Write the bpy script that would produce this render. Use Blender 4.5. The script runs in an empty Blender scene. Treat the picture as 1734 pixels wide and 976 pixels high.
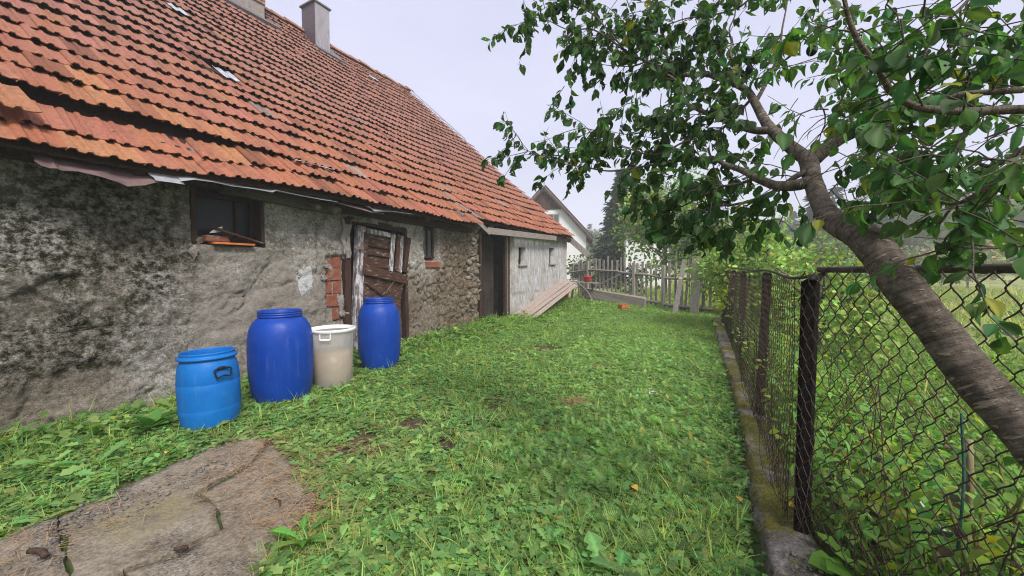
import bpy, bmesh, math, random
import numpy as np
from mathutils import Vector, Matrix

# ------------------------------------------------------------------ camera, world, sun, exposure
SC = bpy.context.scene
COL = SC.collection
H = 1.4                                   # eye height
YAW, PITCH, FOCAL = math.radians(29.2), math.radians(2.9), 650.0
cam = bpy.data.objects.new('camera', bpy.data.cameras.new('camera'))
COL.objects.link(cam)
cam.location = (0, 0, H)
cam.rotation_euler = (math.radians(90) - PITCH, 0, YAW)
cam.data.sensor_width = 36.0
cam.data.lens = FOCAL / 1734.0 * 36.0
cam.data.clip_start, cam.data.clip_end = 0.05, 2000
SC.camera = cam

SUN_EL, SUN_AZ = math.radians(46), math.radians(122)     # azimuth from +Y towards +X
w = bpy.data.worlds.new("World"); SC.world = w; w.use_nodes = True
nt = w.node_tree; nt.nodes.clear()
sky = nt.nodes.new('ShaderNodeTexSky'); sky.sky_type = 'NISHITA'; sky.sun_disc = False
sky.sun_elevation = SUN_EL; sky.sun_rotation = SUN_AZ
sky.air_density = 1.0; sky.dust_density = 4.0
cloud = nt.nodes.new('ShaderNodeMix'); cloud.data_type = 'RGBA'
cloud.inputs[0].default_value = 0.92                     # closed cloud cover
nt.links.new(sky.outputs[0], cloud.inputs[6])
cloud.inputs[7].default_value = (2.40, 2.44, 3.16, 1)
bg = nt.nodes.new('ShaderNodeBackground'); bg.inputs[1].default_value = 0.10
out = nt.nodes.new('ShaderNodeOutputWorld')
tc = nt.nodes.new('ShaderNodeTexCoord'); mp = nt.nodes.new('ShaderNodeMapping'); mp.inputs['Scale'].default_value = (1, 1, 2.2)
cn = nt.nodes.new('ShaderNodeTexNoise'); cn.inputs['Scale'].default_value = 2.6; cn.inputs['Detail'].default_value = 5; cn.inputs['Roughness'].default_value = .5
cr = nt.nodes.new('ShaderNodeValToRGB'); cr.color_ramp.elements[0].position = .3; cr.color_ramp.elements[0].color = (.90, .90, .915, 1); cr.color_ramp.elements[1].position = .7; cr.color_ramp.elements[1].color = (1.06, 1.055, 1.04, 1)
tone = nt.nodes.new('ShaderNodeMix'); tone.data_type = 'RGBA'; tone.blend_type = 'MULTIPLY'; tone.inputs[0].default_value = 1.0      # faint cloud tone, the same all round
nt.links.new(tc.outputs['Generated'], mp.inputs[0]); nt.links.new(mp.outputs[0], cn.inputs['Vector']); nt.links.new(cn.outputs['Fac'], cr.inputs[0])
nt.links.new(cloud.outputs[2], tone.inputs[6]); nt.links.new(cr.outputs[0], tone.inputs[7]); nt.links.new(tone.outputs[2], bg.inputs[0]); nt.links.new(bg.outputs[0], out.inputs[0])

sun = bpy.data.objects.new('sun', bpy.data.lights.new('sun', 'SUN')); COL.objects.link(sun)
sun.data.energy = 1.5; sun.data.angle = math.radians(20); sun.data.color = (1.0, 0.96, 0.9)
sd = Vector((math.sin(SUN_AZ) * math.cos(SUN_EL), math.cos(SUN_AZ) * math.cos(SUN_EL), math.sin(SUN_EL)))
sun.rotation_euler = sd.to_track_quat('Z', 'Y').to_euler()
SC.view_settings.view_transform = 'Standard'; SC.view_settings.look = 'None'
SC.view_settings.exposure = 1.65; SC.view_settings.gamma = 1.0
SC.cycles.use_denoising = True; SC.cycles.denoising_prefilter = 'NONE'
SC.cycles.max_bounces = 6; SC.cycles.transparent_max_bounces = 12
SC.cycles.volume_bounces = 1
SC.cycles.filter_width = 1.1

# ------------------------------------------------------------------ helpers
rng = np.random.default_rng(7)
random.seed(7)
FW = np.array([-math.sin(YAW) * math.cos(PITCH), math.cos(YAW) * math.cos(PITCH), -math.sin(PITCH)])
RT = np.array([math.cos(YAW), math.sin(YAW), 0.0]); UPV = np.cross(RT, FW)
EYE = np.array([0, 0, H])
def ray(x, y): return FW + RT * (x - 867) / FOCAL - UPV * (y - 488) / FOCAL
def at_x(x, y, X): d = ray(x, y); return EYE + d * X / d[0]        # surveyed point on the plane x = X
def at_y(x, y, Y): d = ray(x, y); return EYE + d * Y / d[1]
def at_d(x, y, D): return EYE + ray(x, y) * D                       # surveyed point at depth D
def on_ground(x, y, z=0.0): d = ray(x, y); return EYE + d * (z - H) / d[2]
def project(P):
    v = np.asarray(P) - EYE; z = v @ FW
    return 867 + FOCAL * (v @ RT) / z, 488 - FOCAL * (v @ UPV) / z, z

def _hash(i, j, k, seed):
    h = (i * 374761393 + j * 668265263 + k * 2147483647 + seed * 974634777) & 0xFFFFFFFF
    h = ((h ^ (h >> 13)) * 1274126177) & 0xFFFFFFFF
    h = (h ^ (h >> 16)) & 0xFFFFFF
    return h / float(0xFFFFFF)
def vnoise(x, y, z=0.0, seed=0):
    x, y, z = np.broadcast_arrays(np.asarray(x, float), np.asarray(y, float), np.asarray(z, float))
    xi, yi, zi = np.floor(x).astype(np.int64), np.floor(y).astype(np.int64), np.floor(z).astype(np.int64)
    fx, fy, fz = x - xi, y - yi, z - zi
    fx, fy, fz = fx*fx*(3-2*fx), fy*fy*(3-2*fy), fz*fz*(3-2*fz)
    r = 0
    for a in (0, 1):
        for b in (0, 1):
            for c in (0, 1):
                wgt = (fx if a else 1-fx) * (fy if b else 1-fy) * (fz if c else 1-fz)
                r = r + wgt * _hash(xi + a, yi + b, zi + c, seed)
    return r
def fbm(x, y, z=0.0, seed=0, octv=4, gain=0.5):
    s, a, t = 0, 1.0, 0
    x, y, z = np.asarray(x, float), np.asarray(y, float), np.asarray(z, float)
    for o in range(octv):
        s = s + a * vnoise(x, y, z, seed + o * 17); t += a
        x, y, z, a = x * 2.03, y * 2.03, z * 2.03, a * gain
    return s / t
def cells(x, y, seed=0):
    """distance to nearest and second nearest feature point, id of nearest"""
    x, y = np.asarray(x, float), np.asarray(y, float)
    xi, yi = np.floor(x).astype(np.int64), np.floor(y).astype(np.int64)
    d1 = np.full(x.shape, 9.0); d2 = np.full(x.shape, 9.0); idn = np.zeros(x.shape)
    for a in (-1, 0, 1):
        for b in (-1, 0, 1):
            cx, cy = xi + a, yi + b
            px = cx + _hash(cx, cy, 0 * cx, seed); py = cy + _hash(cx, cy, 0 * cx + 1, seed)
            d = np.hypot(x - px, y - py); near = d < d1
            d2 = np.where(near, d1, np.minimum(d2, d)); idn = np.where(near, _hash(cx, cy, 0 * cx + 2, seed), idn)
            d1 = np.where(near, d, d1)
    return d1, d2, idn
def sstep(a, b, x): t = np.clip((np.asarray(x, float) - a) / (b - a), 0, 1); return t * t * (3 - 2 * t)

def link(name, me, parent=None):
    o = bpy.data.objects.new(name, me); COL.objects.link(o)
    if parent is not None: o.parent = parent
    return o
def tag(o, label=None, cat=None, group=None, kind=None):
    if label: o['label'] = label
    if cat: o['category'] = cat
    if group: o['group'] = group
    if kind: o['kind'] = kind
    return o
def thing(name, label, cat, loc=(0, 0, 0), group=None):
    o = bpy.data.objects.new(name, None); COL.objects.link(o); o.location = loc; o.empty_display_size = 0.1
    return tag(o, label, cat, group)
def np_mesh(name, V, F, mat, smooth=False, col=None, uv=None):
    """V (n,3); F (m,3) or (m,4) int array, or list of polygons"""
    me = bpy.data.meshes.new(name)
    V = np.ascontiguousarray(V, dtype=np.float32)
    if isinstance(F, np.ndarray):
        k = F.shape[1]; m = len(F)
        me.vertices.add(len(V)); me.vertices.foreach_set('co', V.ravel())
        me.loops.add(m * k); me.loops.foreach_set('vertex_index', np.ascontiguousarray(F, dtype=np.int32).ravel())
        me.polygons.add(m); me.polygons.foreach_set('loop_start', np.arange(0, m * k, k, dtype=np.int32))
        me.update(calc_edges=True)
    else:
        me.from_pydata([tuple(map(float, v)) for v in V], [], [tuple(int(i) for i in f) for f in F]); me.update()
    if smooth: me.polygons.foreach_set('use_smooth', np.ones(len(me.polygons), dtype=bool))
    if mat: me.materials.append(mat)
    if col is not None:
        for nm, c in (col if isinstance(col, dict) else {'Col': col}).items():
            c = np.asarray(c, dtype=np.float32)
            if c.ndim == 1: c = np.repeat(c[:, None], 3, 1)
            a = me.color_attributes.new(nm, 'FLOAT_COLOR', 'POINT')
            a.data.foreach_set('color', np.concatenate([c, np.ones((len(c), 1), np.float32)], 1).ravel())
    if uv is not None:
        a = me.attributes.new('along', 'FLOAT_VECTOR', 'POINT'); a.data.foreach_set('vector', np.ascontiguousarray(uv, np.float32).ravel())
    return me

class MB:
    """collects shapes for one mesh"""
    def __init__(s): s.V = []; s.F = []; s.UV = []
    def add(s, V, F, uv=None):
        n = len(s.V); s.V += [tuple(v) for v in V]; s.F += [tuple(i + n for i in f) for f in F]
        s.UV += [tuple(u) for u in uv] if uv is not None else [(0, 0, 0)] * len(V)
        return s
    def box(s, c, size, R=None, bev=0.0, wob=0.0):
        """box with chamfered long edges; R a 3x3 rotation"""
        hx, hy, hz = [v / 2 for v in size]; b = min(bev, hx * .9, hy * .9, hz * .9)
        if b <= 0:
            P = [(x, y, z) for z in (-hz, hz) for x, y in ((-hx, -hy), (hx, -hy), (hx, hy), (-hx, hy))]
            F = [(3, 2, 1, 0), (4, 5, 6, 7)] + [(i, (i+1) % 4, (i+1) % 4+4, i+4) for i in range(4)]
        else:
            ring = [(-hx+b, -hy), (hx-b, -hy), (hx, -hy+b), (hx, hy-b), (hx-b, hy), (-hx+b, hy), (-hx, hy-b), (-hx, -hy+b)]
            inn = [(x * (1 - b / hx), y * (1 - b / hy)) for x, y in ring]
            P = [(x, y, -hz) for x, y in inn] + [(x, y, -hz+b) for x, y in ring] + [(x, y, hz-b) for x, y in ring] + [(x, y, hz) for x, y in inn]
            F = [tuple(range(7, -1, -1)), tuple(range(24, 32))]
            for l in range(3): F += [(l*8+i, l*8+(i+1) % 8, l*8+8+(i+1) % 8, l*8+8+i) for i in range(8)]
        P = np.array(P)
        if wob: P = P + rng.normal(0, wob, P.shape)
        if R is not None: P = P @ np.array(R).T
        return s.add(P + np.array(c), F)
    def bar(s, p0, p1, w, t, side=(0, 0, 1), bev=0.004, wob=0.0):
        """bar from p0 to p1, width w across 'side', thickness t"""
        p0, p1 = np.array(p0, float), np.array(p1, float); d = p1 - p0; L = np.linalg.norm(d); d /= L
        sd_ = np.array(side, float); sd_ -= d * (sd_ @ d); sd_ /= np.linalg.norm(sd_)
        return s.box((p0 + p1) / 2, (w, t, L), np.stack([sd_, np.cross(d, sd_), d], 1), bev, wob)
    def tube(s, pts, rad, n=8, cap=True, rough=0.0, seed=0, ring=0.0):
        P = np.array(pts, float); m = len(P)
        rad = np.full(m, rad) if np.isscalar(rad) else np.array(rad, float)
        T = np.gradient(P, axis=0); T /= np.linalg.norm(T, axis=1)[:, None] + 1e-9
        a = np.array([0, 0, 1.0]) if abs(T[0][2]) < .9 else np.array([1.0, 0, 0])
        L = np.concatenate([[0], np.cumsum(np.linalg.norm(np.diff(P, axis=0), axis=1))])
        V, U = [], []
        for i in range(m):
            u = a - T[i] * (a @ T[i]); u /= np.linalg.norm(u); v = np.cross(T[i], u); a = u
            for k in range(n):
                th = 2 * math.pi * k / n; q = math.cos(th) * u + math.sin(th) * v
                r = rad[i]
                if rough: r *= 1 + rough * (float(fbm(3 * math.cos(th), 3 * math.sin(th), L[i] / max(rad[0], .01) * 1.1, seed, 3)) - .5)
                if ring: r *= 1 + ring * (float(fbm(1.6 * math.cos(th), 1.6 * math.sin(th), L[i] * 62, seed + 9, 2)) - .5)
                V.append(P[i] + q * r); U.append((math.cos(th) * rad[i], math.sin(th) * rad[i], L[i]))
        F = [(i*n+k, i*n+(k+1) % n, (i+1)*n+(k+1) % n, (i+1)*n+k) for i in range(m-1) for k in range(n)]
        if cap: F += [tuple(range(n-1, -1, -1)), tuple((m-1)*n + k for k in range(n))]
        return s.add(V, F, U)
    def lathe(s, prof, n=40, c=(0, 0, 0)):
        V = [(c[0] + r * math.cos(2*math.pi*k/n), c[1] + r * math.sin(2*math.pi*k/n), c[2] + z) for r, z in prof for k in range(n)]
        F = [(i*n+k, i*n+(k+1) % n, (i+1)*n+(k+1) % n, (i+1)*n+k) for i in range(len(prof)-1) for k in range(n)]
        return s.add(V, F)
    def build(s, name, mat, parent=None, smooth=False, uv=False, loc=None):
        me = np_mesh(name, np.array(s.V), s.F, mat, smooth, uv=np.array(s.UV) if uv else None)
        o = link(name, me, parent)
        if loc is not None: o.location = loc
        return o
def spline(pts, step=0.05):
    """Catmull-Rom through rows of any width (x,y,z,r,...)"""
    P = np.array(pts, float); P = np.vstack([2*P[0]-P[1], P, 2*P[-1]-P[-2]]); o = []
    for i in range(1, len(P)-2):
        n = max(2, int(np.linalg.norm(P[i+1][:3]-P[i][:3]) / step))
        for t in np.linspace(0, 1, n, endpoint=False):
            a, b, c, d = P[i-1], P[i], P[i+1], P[i+2]
            o.append(.5*((2*b)+(c-a)*t+(2*a-5*b+4*c-d)*t*t+(-a+3*b-3*c+d)*t**3))
    o.append(P[-2]); return np.array(o)

class Scatter:
    """many small leaf meshes joined into one mesh"""
    def __init__(s): s.V = []; s.F = []; s.C = []; s.n = 0
    def add(s, T, pos, R, scale, col):
        V, F = T[:2]; N, k = len(pos), len(V)
        if N == 0: return
        scale = np.asarray(scale, float); scale = np.repeat(scale[:, None], 3, 1) if scale.ndim == 1 else scale
        P = np.einsum('nij,nkj->nki', R, V[None] * scale[:, None, :]) + pos[:, None, :]
        s.V.append(P.reshape(-1, 3)); s.F.append((F[None] + (np.arange(N) * k)[:, None, None] + s.n).reshape(-1, 3))
        s.C.append(np.repeat(col, k, 0) * (np.tile(T[2], N)[:, None] if len(T) > 2 else 1)); s.n += N * k
    def build(s, name, mat, parent=None, smooth=True):
        return link(name, np_mesh(name, np.concatenate(s.V), np.concatenate(s.F).astype(np.int32), mat, smooth, col=np.concatenate(s.C)), parent)
def frames(axis, nrm):
    """rotation matrices whose columns are side, axis, normal"""
    a = axis / (np.linalg.norm(axis, axis=1)[:, None] + 1e-9)
    n = nrm - a * (a * nrm).sum(1)[:, None]; n /= np.linalg.norm(n, axis=1)[:, None] + 1e-9
    return np.stack([np.cross(a, n), a, n], 2)
def yaw_pitch(yaw, pitch, roll=None):
    """leaf axis at the given heading and rise; roll spins about the axis"""
    a = np.stack([np.cos(yaw)*np.cos(pitch), np.sin(yaw)*np.cos(pitch), np.sin(pitch)], 1)
    n = np.stack([-np.cos(yaw)*np.sin(pitch), -np.sin(yaw)*np.sin(pitch), np.cos(pitch)], 1)
    if roll is not None:
        sdv = np.cross(a, n); n = n * np.cos(roll)[:, None] + sdv * np.sin(roll)[:, None]
    return frames(a, n)

# leaf templates: unit length along +y, normal +z
def strip_leaf(widths, bend=0.3, fold=0.15, serr=None):
    """leaf from half widths at even stations: left edge, midrib, right edge"""
    n = len(widths); V, F = [], []
    for i, wd in enumerate(widths):
        t = i / (n - 1); z = -bend * t * t; y = t * (1 - .25 * bend * t)
        V += [(-wd, y, z + fold * wd), (0, y, z), (wd, y, z + fold * wd)]
    for i in range(n - 1):
        a, b = i*3, i*3+3
        for q in ((a, a+1, b+1, b), (a+1, a+2, b+2, b+1)): F += [(q[0], q[1], q[2]), (q[0], q[2], q[3])]
    V = np.array(V, float); F = np.array(F)
    ok = [len({tuple(np.round(V[i], 5)) for i in f}) == 3 for f in F]
    return V, F[ok]
def fine_leaf(widths, bend=.35, fold=.25, curl=.0, seed=0):
    """leaf five points across with a raised pale midrib, wavy margin"""
    n = len(widths); V, F, C = [], [], []; r = np.random.default_rng(seed)
    for i, wd in enumerate(widths):
        t = i / (n - 1); z = -bend * t * t; y = t * (1 - .25 * bend * t)
        for q in (-1, -.55, 0, .55, 1):
            V.append((q * wd + curl * t * t, y + (abs(q) * .03 if 0 < i < n - 1 else 0), z + fold * wd * abs(q) ** 1.3 + (r.normal(0, .012) if q and wd > .05 else 0))); C.append(1.45 if q == 0 else .92 if abs(q) < .9 else 1.05)
    for i in range(n - 1):
        for j in range(4): a, b = i*5+j, i*5+5+j; F += [(a, a+1, b+1), (a, b+1, b)]
    V = np.array(V, float); F = np.array(F); ok = [len({tuple(np.round(V[k], 5)) for k in f}) == 3 for f in F]
    return V, F[ok], np.array(C)
T_BLADE = strip_leaf([.022, .02, .012, .0], .55, .2)
T_BLADE = (T_BLADE[0], T_BLADE[1])
T_BLADE2 = (np.array([[-.02, 0, 0], [.02, 0, 0], [.016, .5, -.06], [-.016, .5, -.06], [0, 1, -.3]], float), np.array([[0, 1, 2], [0, 2, 3], [3, 2, 4]]))
T_LANCE = strip_leaf([.02, .09, .15, .17, .12, .0], .45, .25)
T_DANDELION = strip_leaf([.02, .035, .10, .04, .14, .06, .18, .10, .17, .0], .5, .3)
T_OVAL = strip_leaf([.03, .27, .36, .25, .0], .2, .3)
T_OVAL_L = strip_leaf([.02, .22, .33, .37, .34, .24, .1, .0], .35, .3)
T_ROUND = (np.array([[0, 0, 0], [-.4, .3, .08], [-.32, .85, .05], [0, .8, -.02], [.32, .85, .05], [.4, .3, .08], [0, .45, -.03]], float),
           np.array([[0, 6, 1], [1, 6, 2], [2, 6, 3], [3, 6, 4], [4, 6, 5], [5, 6, 0]]))
def frond():
    V, F = [], []
    for i in range(8):
        t = .12 + i * .11; L = .24 * math.sin(math.pi * (t * .8 + .12)) + .03; z = -.35 * t * t
        for s in (-1, 1):
            b = len(V); V += [(0, t - .025, z), (0, t + .055, z), (s * L, t + .07, z + .05)]; F.append((b, b+1, b+2) if s < 0 else (b+1, b, b+2))
    b = len(V); V += [(-.012, 0, 0), (.012, 0, 0), (0, 1.0, -.35)]; F.append((b, b+1, b+2))
    return np.array(V, float), np.array(F)
T_FROND = frond()
T_DAND_F = fine_leaf([.03, .035, .09, .04, .12, .05, .16, .07, .19, .10, .2, .15, .07, .0], .55, .35, 0, 7)
T_NEEDLE = (np.array([[-.05, 0, 0], [.05, 0, 0], [0, 1, -.1]], float), np.array([[0, 1, 2]]))
T_SPRAY = (np.array([[0, 0, 0], [-.28, .35, -.06], [0, 1, -.12], [.28, .35, -.06], [-.4, .75, -.2], [.4, .75, -.2]], float),
           np.array([[0, 3, 1], [1, 3, 2], [0, 1, 4], [0, 5, 3]]))
# ------------------------------------------------------------------ materials
class N:
    """short hand for shader nodes"""
    def __init__(s, name):
        s.m = bpy.data.materials.new(name); s.m.use_nodes = True; s.t = s.m.node_tree; s.t.nodes.clear()
        s.out = s.t.nodes.new('ShaderNodeOutputMaterial')
    def node(s, typ, **kw):
        n = s.t.nodes.new(typ)
        for k, v in kw.items(): setattr(n, k, v)
        return n
    def inp(s, n, i, v):
        if hasattr(v, 'is_output') or isinstance(v, bpy.types.NodeSocket): s.t.links.new(v, n.inputs[i])
        elif v is not None: n.inputs[i].default_value = v if not (isinstance(v, tuple) and len(v) == 3 and n.inputs[i].type == 'RGBA') else v + (1,)
    def pos(s): return s.node('ShaderNodeNewGeometry').outputs['Position']
    def obj(s): return s.node('ShaderNodeTexCoord').outputs['Object']
    def attr(s, nm, o='Color'): return s.node('ShaderNodeAttribute', attribute_name=nm).outputs[o]
    def scale(s, v, sc):
        n = s.node('ShaderNodeMapping'); s.inp(n, 0, v); n.inputs['Scale'].default_value = sc; return n.outputs[0]
    def noise(s, v, sc, det=5, rough=.6, dist=0, col=False):
        n = s.node('ShaderNodeTexNoise'); s.inp(n, 'Vector', v); n.inputs['Scale'].default_value = sc
        n.inputs['Detail'].default_value = det; n.inputs['Roughness'].default_value = rough; n.inputs['Distortion'].default_value = dist
        return n.outputs['Color' if col else 'Fac']
    def voro(s, v, sc, feat='F1', o='Distance'):
        n = s.node('ShaderNodeTexVoronoi', feature=feat); s.inp(n, 'Vector', v); n.inputs['Scale'].default_value = sc; return n.outputs[o]
    def ramp(s, f, stops):
        n = s.node('ShaderNodeValToRGB'); s.inp(n, 0, f); e = n.color_ramp.elements
        while len(e) < len(stops): e.new(.5)
        for q, (p, c) in zip(e, stops): q.position = p; q.color = (c + (1,)) if isinstance(c, tuple) else (c, c, c, 1)
        return n.outputs[0]
    def mix(s, f, a, b, mode='MIX'):
        n = s.node('ShaderNodeMix', data_type='RGBA', blend_type=mode); s.inp(n, 0, f); s.inp(n, 6, a); s.inp(n, 7, b); return n.outputs[2]
    def math(s, op, a, b=None, clamp=False):
        n = s.node('ShaderNodeMath', operation=op, use_clamp=clamp); s.inp(n, 0, a); s.inp(n, 1, b); return n.outputs[0]
    def bump(s, h, dist=.01, st=1.0, nrm=None):
        n = s.node('ShaderNodeBump'); n.inputs['Strength'].default_value = st; n.inputs['Distance'].default_value = dist
        s.inp(n, 'Height', h); s.inp(n, 'Normal', nrm); return n.outputs[0]
    def bsdf(s, col, rough=.8, nrm=None, spec=.3, metal=0, **kw):
        n = s.node('ShaderNodeBsdfPrincipled'); s.inp(n, 'Base Color', col); s.inp(n, 'Roughness', rough)
        s.inp(n, 'Specular IOR Level', spec); s.inp(n, 'Metallic', metal); s.inp(n, 'Normal', nrm)
        for k, v in kw.items(): s.inp(n, k.replace('_', ' '), v)
        return n.outputs[0]
    def done(s, sh): s.t.links.new(sh, s.out.inputs[0]); return s.m

def leaf_mat(name, trans=.35, rough=.5, holes=False, spec=.35):
    k = N(name); c = k.attr('Col')
    if name == 'single_leaf': c = k.mix(1.0, k.node('ShaderNodeObjectInfo').outputs['Color'], c, 'MULTIPLY')
    v = k.obj() if holes == 'obj' else k.pos()
    c = k.mix(.35, c, k.mix(k.noise(v, 90 if holes else 60, 3), (.33, .36, .30), (.66, .68, .55)), 'OVERLAY')
    p = k.bsdf(c, rough, None, spec)
    tr = k.node('ShaderNodeBsdfTranslucent'); k.inp(tr, 0, k.mix(1.0, c, (1.35, 1.5, .55), 'MULTIPLY'))
    ms = k.node('ShaderNodeMixShader'); ms.inputs[0].default_value = trans
    k.t.links.new(p, ms.inputs[1]); k.t.links.new(tr.outputs[0], ms.inputs[2]); sh = ms.outputs[0]
    if holes:
        vn = k.node('ShaderNodeTexVoronoi'); k.inp(vn, 'Vector', k.pos()); vn.inputs['Scale'].default_value = 75
        hole = k.math('MULTIPLY', k.math('LESS_THAN', vn.outputs['Distance'], .23), k.math('GREATER_THAN', k.noise(k.pos(), 14, 2), .5))
        tp = k.node('ShaderNodeBsdfTransparent'); m2 = k.node('ShaderNodeMixShader'); k.inp(m2, 0, hole)
        k.t.links.new(sh, m2.inputs[1]); k.t.links.new(tp.outputs[0], m2.inputs[2]); sh = m2.outputs[0]
    return k.done(sh)
MAT = {}
MAT['leaf'] = leaf_mat('ground_leaf', .5, .6, False, .2)
MAT['plum'] = leaf_mat('plum_leaf', .42, .55, True, .22)
MAT['single'] = leaf_mat('single_leaf', .42, .55, True, .22)
MAT['far_leaf'] = leaf_mat('far_leaf', .25, .7, False, .1)

def ground_mat():
    k = N('soil_and_turf'); p = k.pos()
    soil = k.ramp(k.noise(p, 9, 8, .7), [(.3, (.045, .032, .022)), (.55, (.10, .072, .048)), (.75, (.17, .125, .085))])
    turf = k.ramp(k.noise(p, 3.1, 9, .75), [(.3, (.05, .08, .02)), (.5, (.10, .15, .04)), (.7, (.16, .21, .065))])
    mead = k.ramp(k.noise(k.scale(p, (1, .6, 1)), .55, 9, .72), [(.32, (.13, .19, .05)), (.5, (.27, .31, .11)), (.66, (.45, .42, .22))])
    a = k.attr('Col'); sp = k.node('ShaderNodeSeparateColor'); k.inp(sp, 0, a)
    c = k.mix(sp.outputs[0], soil, turf); c = k.mix(sp.outputs[1], c, mead)
    b = k.bump(k.noise(p, 28, 8, .75), .03)
    return k.done(k.bsdf(c, .95, b, .1))
MAT['ground'] = ground_mat()

def rough_stone(name, c0, c1, c2, sc=14, bump=.012, moss=None, gravel=0):
    k = N(name); p = k.pos()
    c = k.ramp(k.noise(p, sc, 9, .7), [(.3, c0), (.5, c1), (.72, c2)])
    c = k.mix(.55, c, k.ramp(k.noise(p, sc * 9, 5, .7), [(.35, .12), (.65, .75)]), 'OVERLAY')
    h = k.noise(p, sc * 4, 9, .75)
    if gravel:
        vd = k.voro(p, gravel); vc = k.voro(p, gravel, 'F1', 'Color'); bw = k.node('ShaderNodeSeparateColor'); k.inp(bw, 0, vc)
        stone = k.ramp(bw.outputs[0], [(0, (.06, .052, .045)), (.5, (.14, .128, .11)), (.93, (.26, .245, .22)), (1, (.42, .40, .37))])
        msk = k.math('MULTIPLY', k.ramp(k.noise(p, 2.3, 5, .65), [(.47, 0.0), (.62, .8)]), k.ramp(vd, [(.35, 1.0), (.6, 0.0)]))
        c = k.mix(msk, c, stone); h = k.math('ADD', h, k.math('MULTIPLY', msk, k.math('SUBTRACT', .8, vd)))
    if name == 'weathered_slab':                          # yellow lichen stain in the middle of the path
        vd2 = k.node('ShaderNodeVectorMath', operation='DISTANCE'); k.inp(vd2, 0, p); vd2.inputs[1].default_value = LICHEN
        ym = k.math('MULTIPLY', k.ramp(k.math('ADD', vd2.outputs['Value'], k.math('MULTIPLY', k.noise(p, 6, 7, .7), .5)), [(.38, 1.0), (.52, 0.0)]), .75)
        c = k.mix(ym, c, k.ramp(k.noise(p, 9, 7, .7), [(.35, (.17, .15, .11)), (.6, (.29, .25, .13))]))
    if moss:
        mk = k.ramp(k.noise(p, moss[0], 7, .7), [(moss[1], 0.0), (moss[1] + .08, 1.0)])
        c = k.mix(mk, c, k.ramp(k.noise(p, 70, 5, .7), [(.3, moss[2]), (.7, moss[3])])); h = k.math('ADD', h, k.math('MULTIPLY', mk, k.noise(p, 130, 4, .7)))
    return k.done(k.bsdf(c, .92, k.bump(h, bump), .15))
LICHEN = tuple(on_ground(262, 886))
MAT['slab'] = rough_stone('weathered_slab', (.145, .114, .078), (.25, .21, .155), (.345, .30, .235), 5, .014, None, 75)
MAT['slab_yellow'] = rough_stone('lichened_slab', (.085, .075, .056), (.14, .125, .09), (.20, .175, .095), 4, .010)
MAT['kerb'] = rough_stone('mossy_kerb', (.13, .11, .093), (.25, .22, .197), (.38, .35, .32), 7, .02, (2.2, .46, (.075, .078, .015), (.30, .27, .065)), 45)
MAT['pebble'] = rough_stone('pebble', (.08, .075, .068), (.165, .152, .135), (.34, .32, .30), 20, .002)
MAT['rubble'] = rough_stone('rubble_stone', (.14, .12, .10), (.24, .21, .17), (.36, .33, .29), 12, .02)

def wall_mat(name, white=False):
    k = N(name); p = k.pos(); a = k.attr('Col'); sp = k.node('ShaderNodeSeparateColor'); k.inp(sp, 0, a)
    moss, pale, earth = sp.outputs[0], sp.outputs[1], sp.outputs[2]
    n1, n2, n3 = k.noise(p, 4.5, 9, .72), k.noise(p, 38, 7, .75), k.noise(k.scale(p, (1, 1, 1.25)), 20, 9, .75)
    base = k.ramp(n1, [(.32, (.19, .163, .133)), (.5, (.39, .35, .302)), (.68, (.54, .50, .455))])
    base = k.mix(.7, base, k.ramp(n2, [(.34, .10), (.64, .92)]), 'OVERLAY')
    e = k.ramp(k.noise(p, 21, 7, .7), [(.3, (.07, .048, .03)), (.5, (.20, .145, .092)), (.7, (.36, .30, .23))])
    base = k.mix(earth, base, e)
    n4 = k.noise(k.scale(p, (1, 1.0, 1.2)), 12, 11, .80)
    mc = k.ramp(k.noise(p, 24, 6, .7), [(.35, (.009, .009, .006)), (.55, (.036, .036, .012)), (.75, (.10, .098, .028))])
    mm = k.math('MULTIPLY', moss, k.ramp(n4, [(.44, 1.0), (.60, .05)])); base = k.mix(mm, base, mc)
    pc = k.ramp(n2, [(.34, (.26, .25, .23)), (.6, (.66, .65, .64))])
    if white: pc = k.ramp(k.noise(k.scale(p, (1, 1.6, .45)), 7, 8, .75), [(.3, (.15, .13, .115)), (.45, (.36, .35, .345)), (.64, (.63, .635, .665))])
    pm = k.math('MULTIPLY', pale, k.ramp(n4 if not white else n3, [(.50 if not white else .28, 0.0), (.57 if not white else .5, 1.0)]))
    base = k.mix(pm, base, pc)
    if not white:
        ps = k.node('ShaderNodeSeparateColor'); k.inp(ps, 0, k.attr('Paint')); sm = k.ramp(k.noise(p, 7, 9, .75), [(.3, (.25, .215, .18)), (.55, (.40, .355, .305)), (.75, (.52, .475, .425))])
        base = k.mix(k.math('MULTIPLY', ps.outputs[1], .75), base, sm)
        pt = k.ramp(k.math('ADD', ps.outputs[0], k.math('MULTIPLY', k.noise(p, 19, 8, .75), .9)), [(.86, 0.0), (.89, 1.0)]); base = k.mix(pt, base, (.72, .72, .72))
    h = k.math('ADD', k.math('MULTIPLY', n2, .8), k.math('ADD', n3, k.noise(p, 120, 3, .7)))
    return k.done(k.bsdf(base, .93, k.bump(h, .03 if not white else .010), .12))
MAT['wall'] = wall_mat('crumbling_plaster'); MAT['whitewash'] = wall_mat('stained_whitewash', True)

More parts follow.
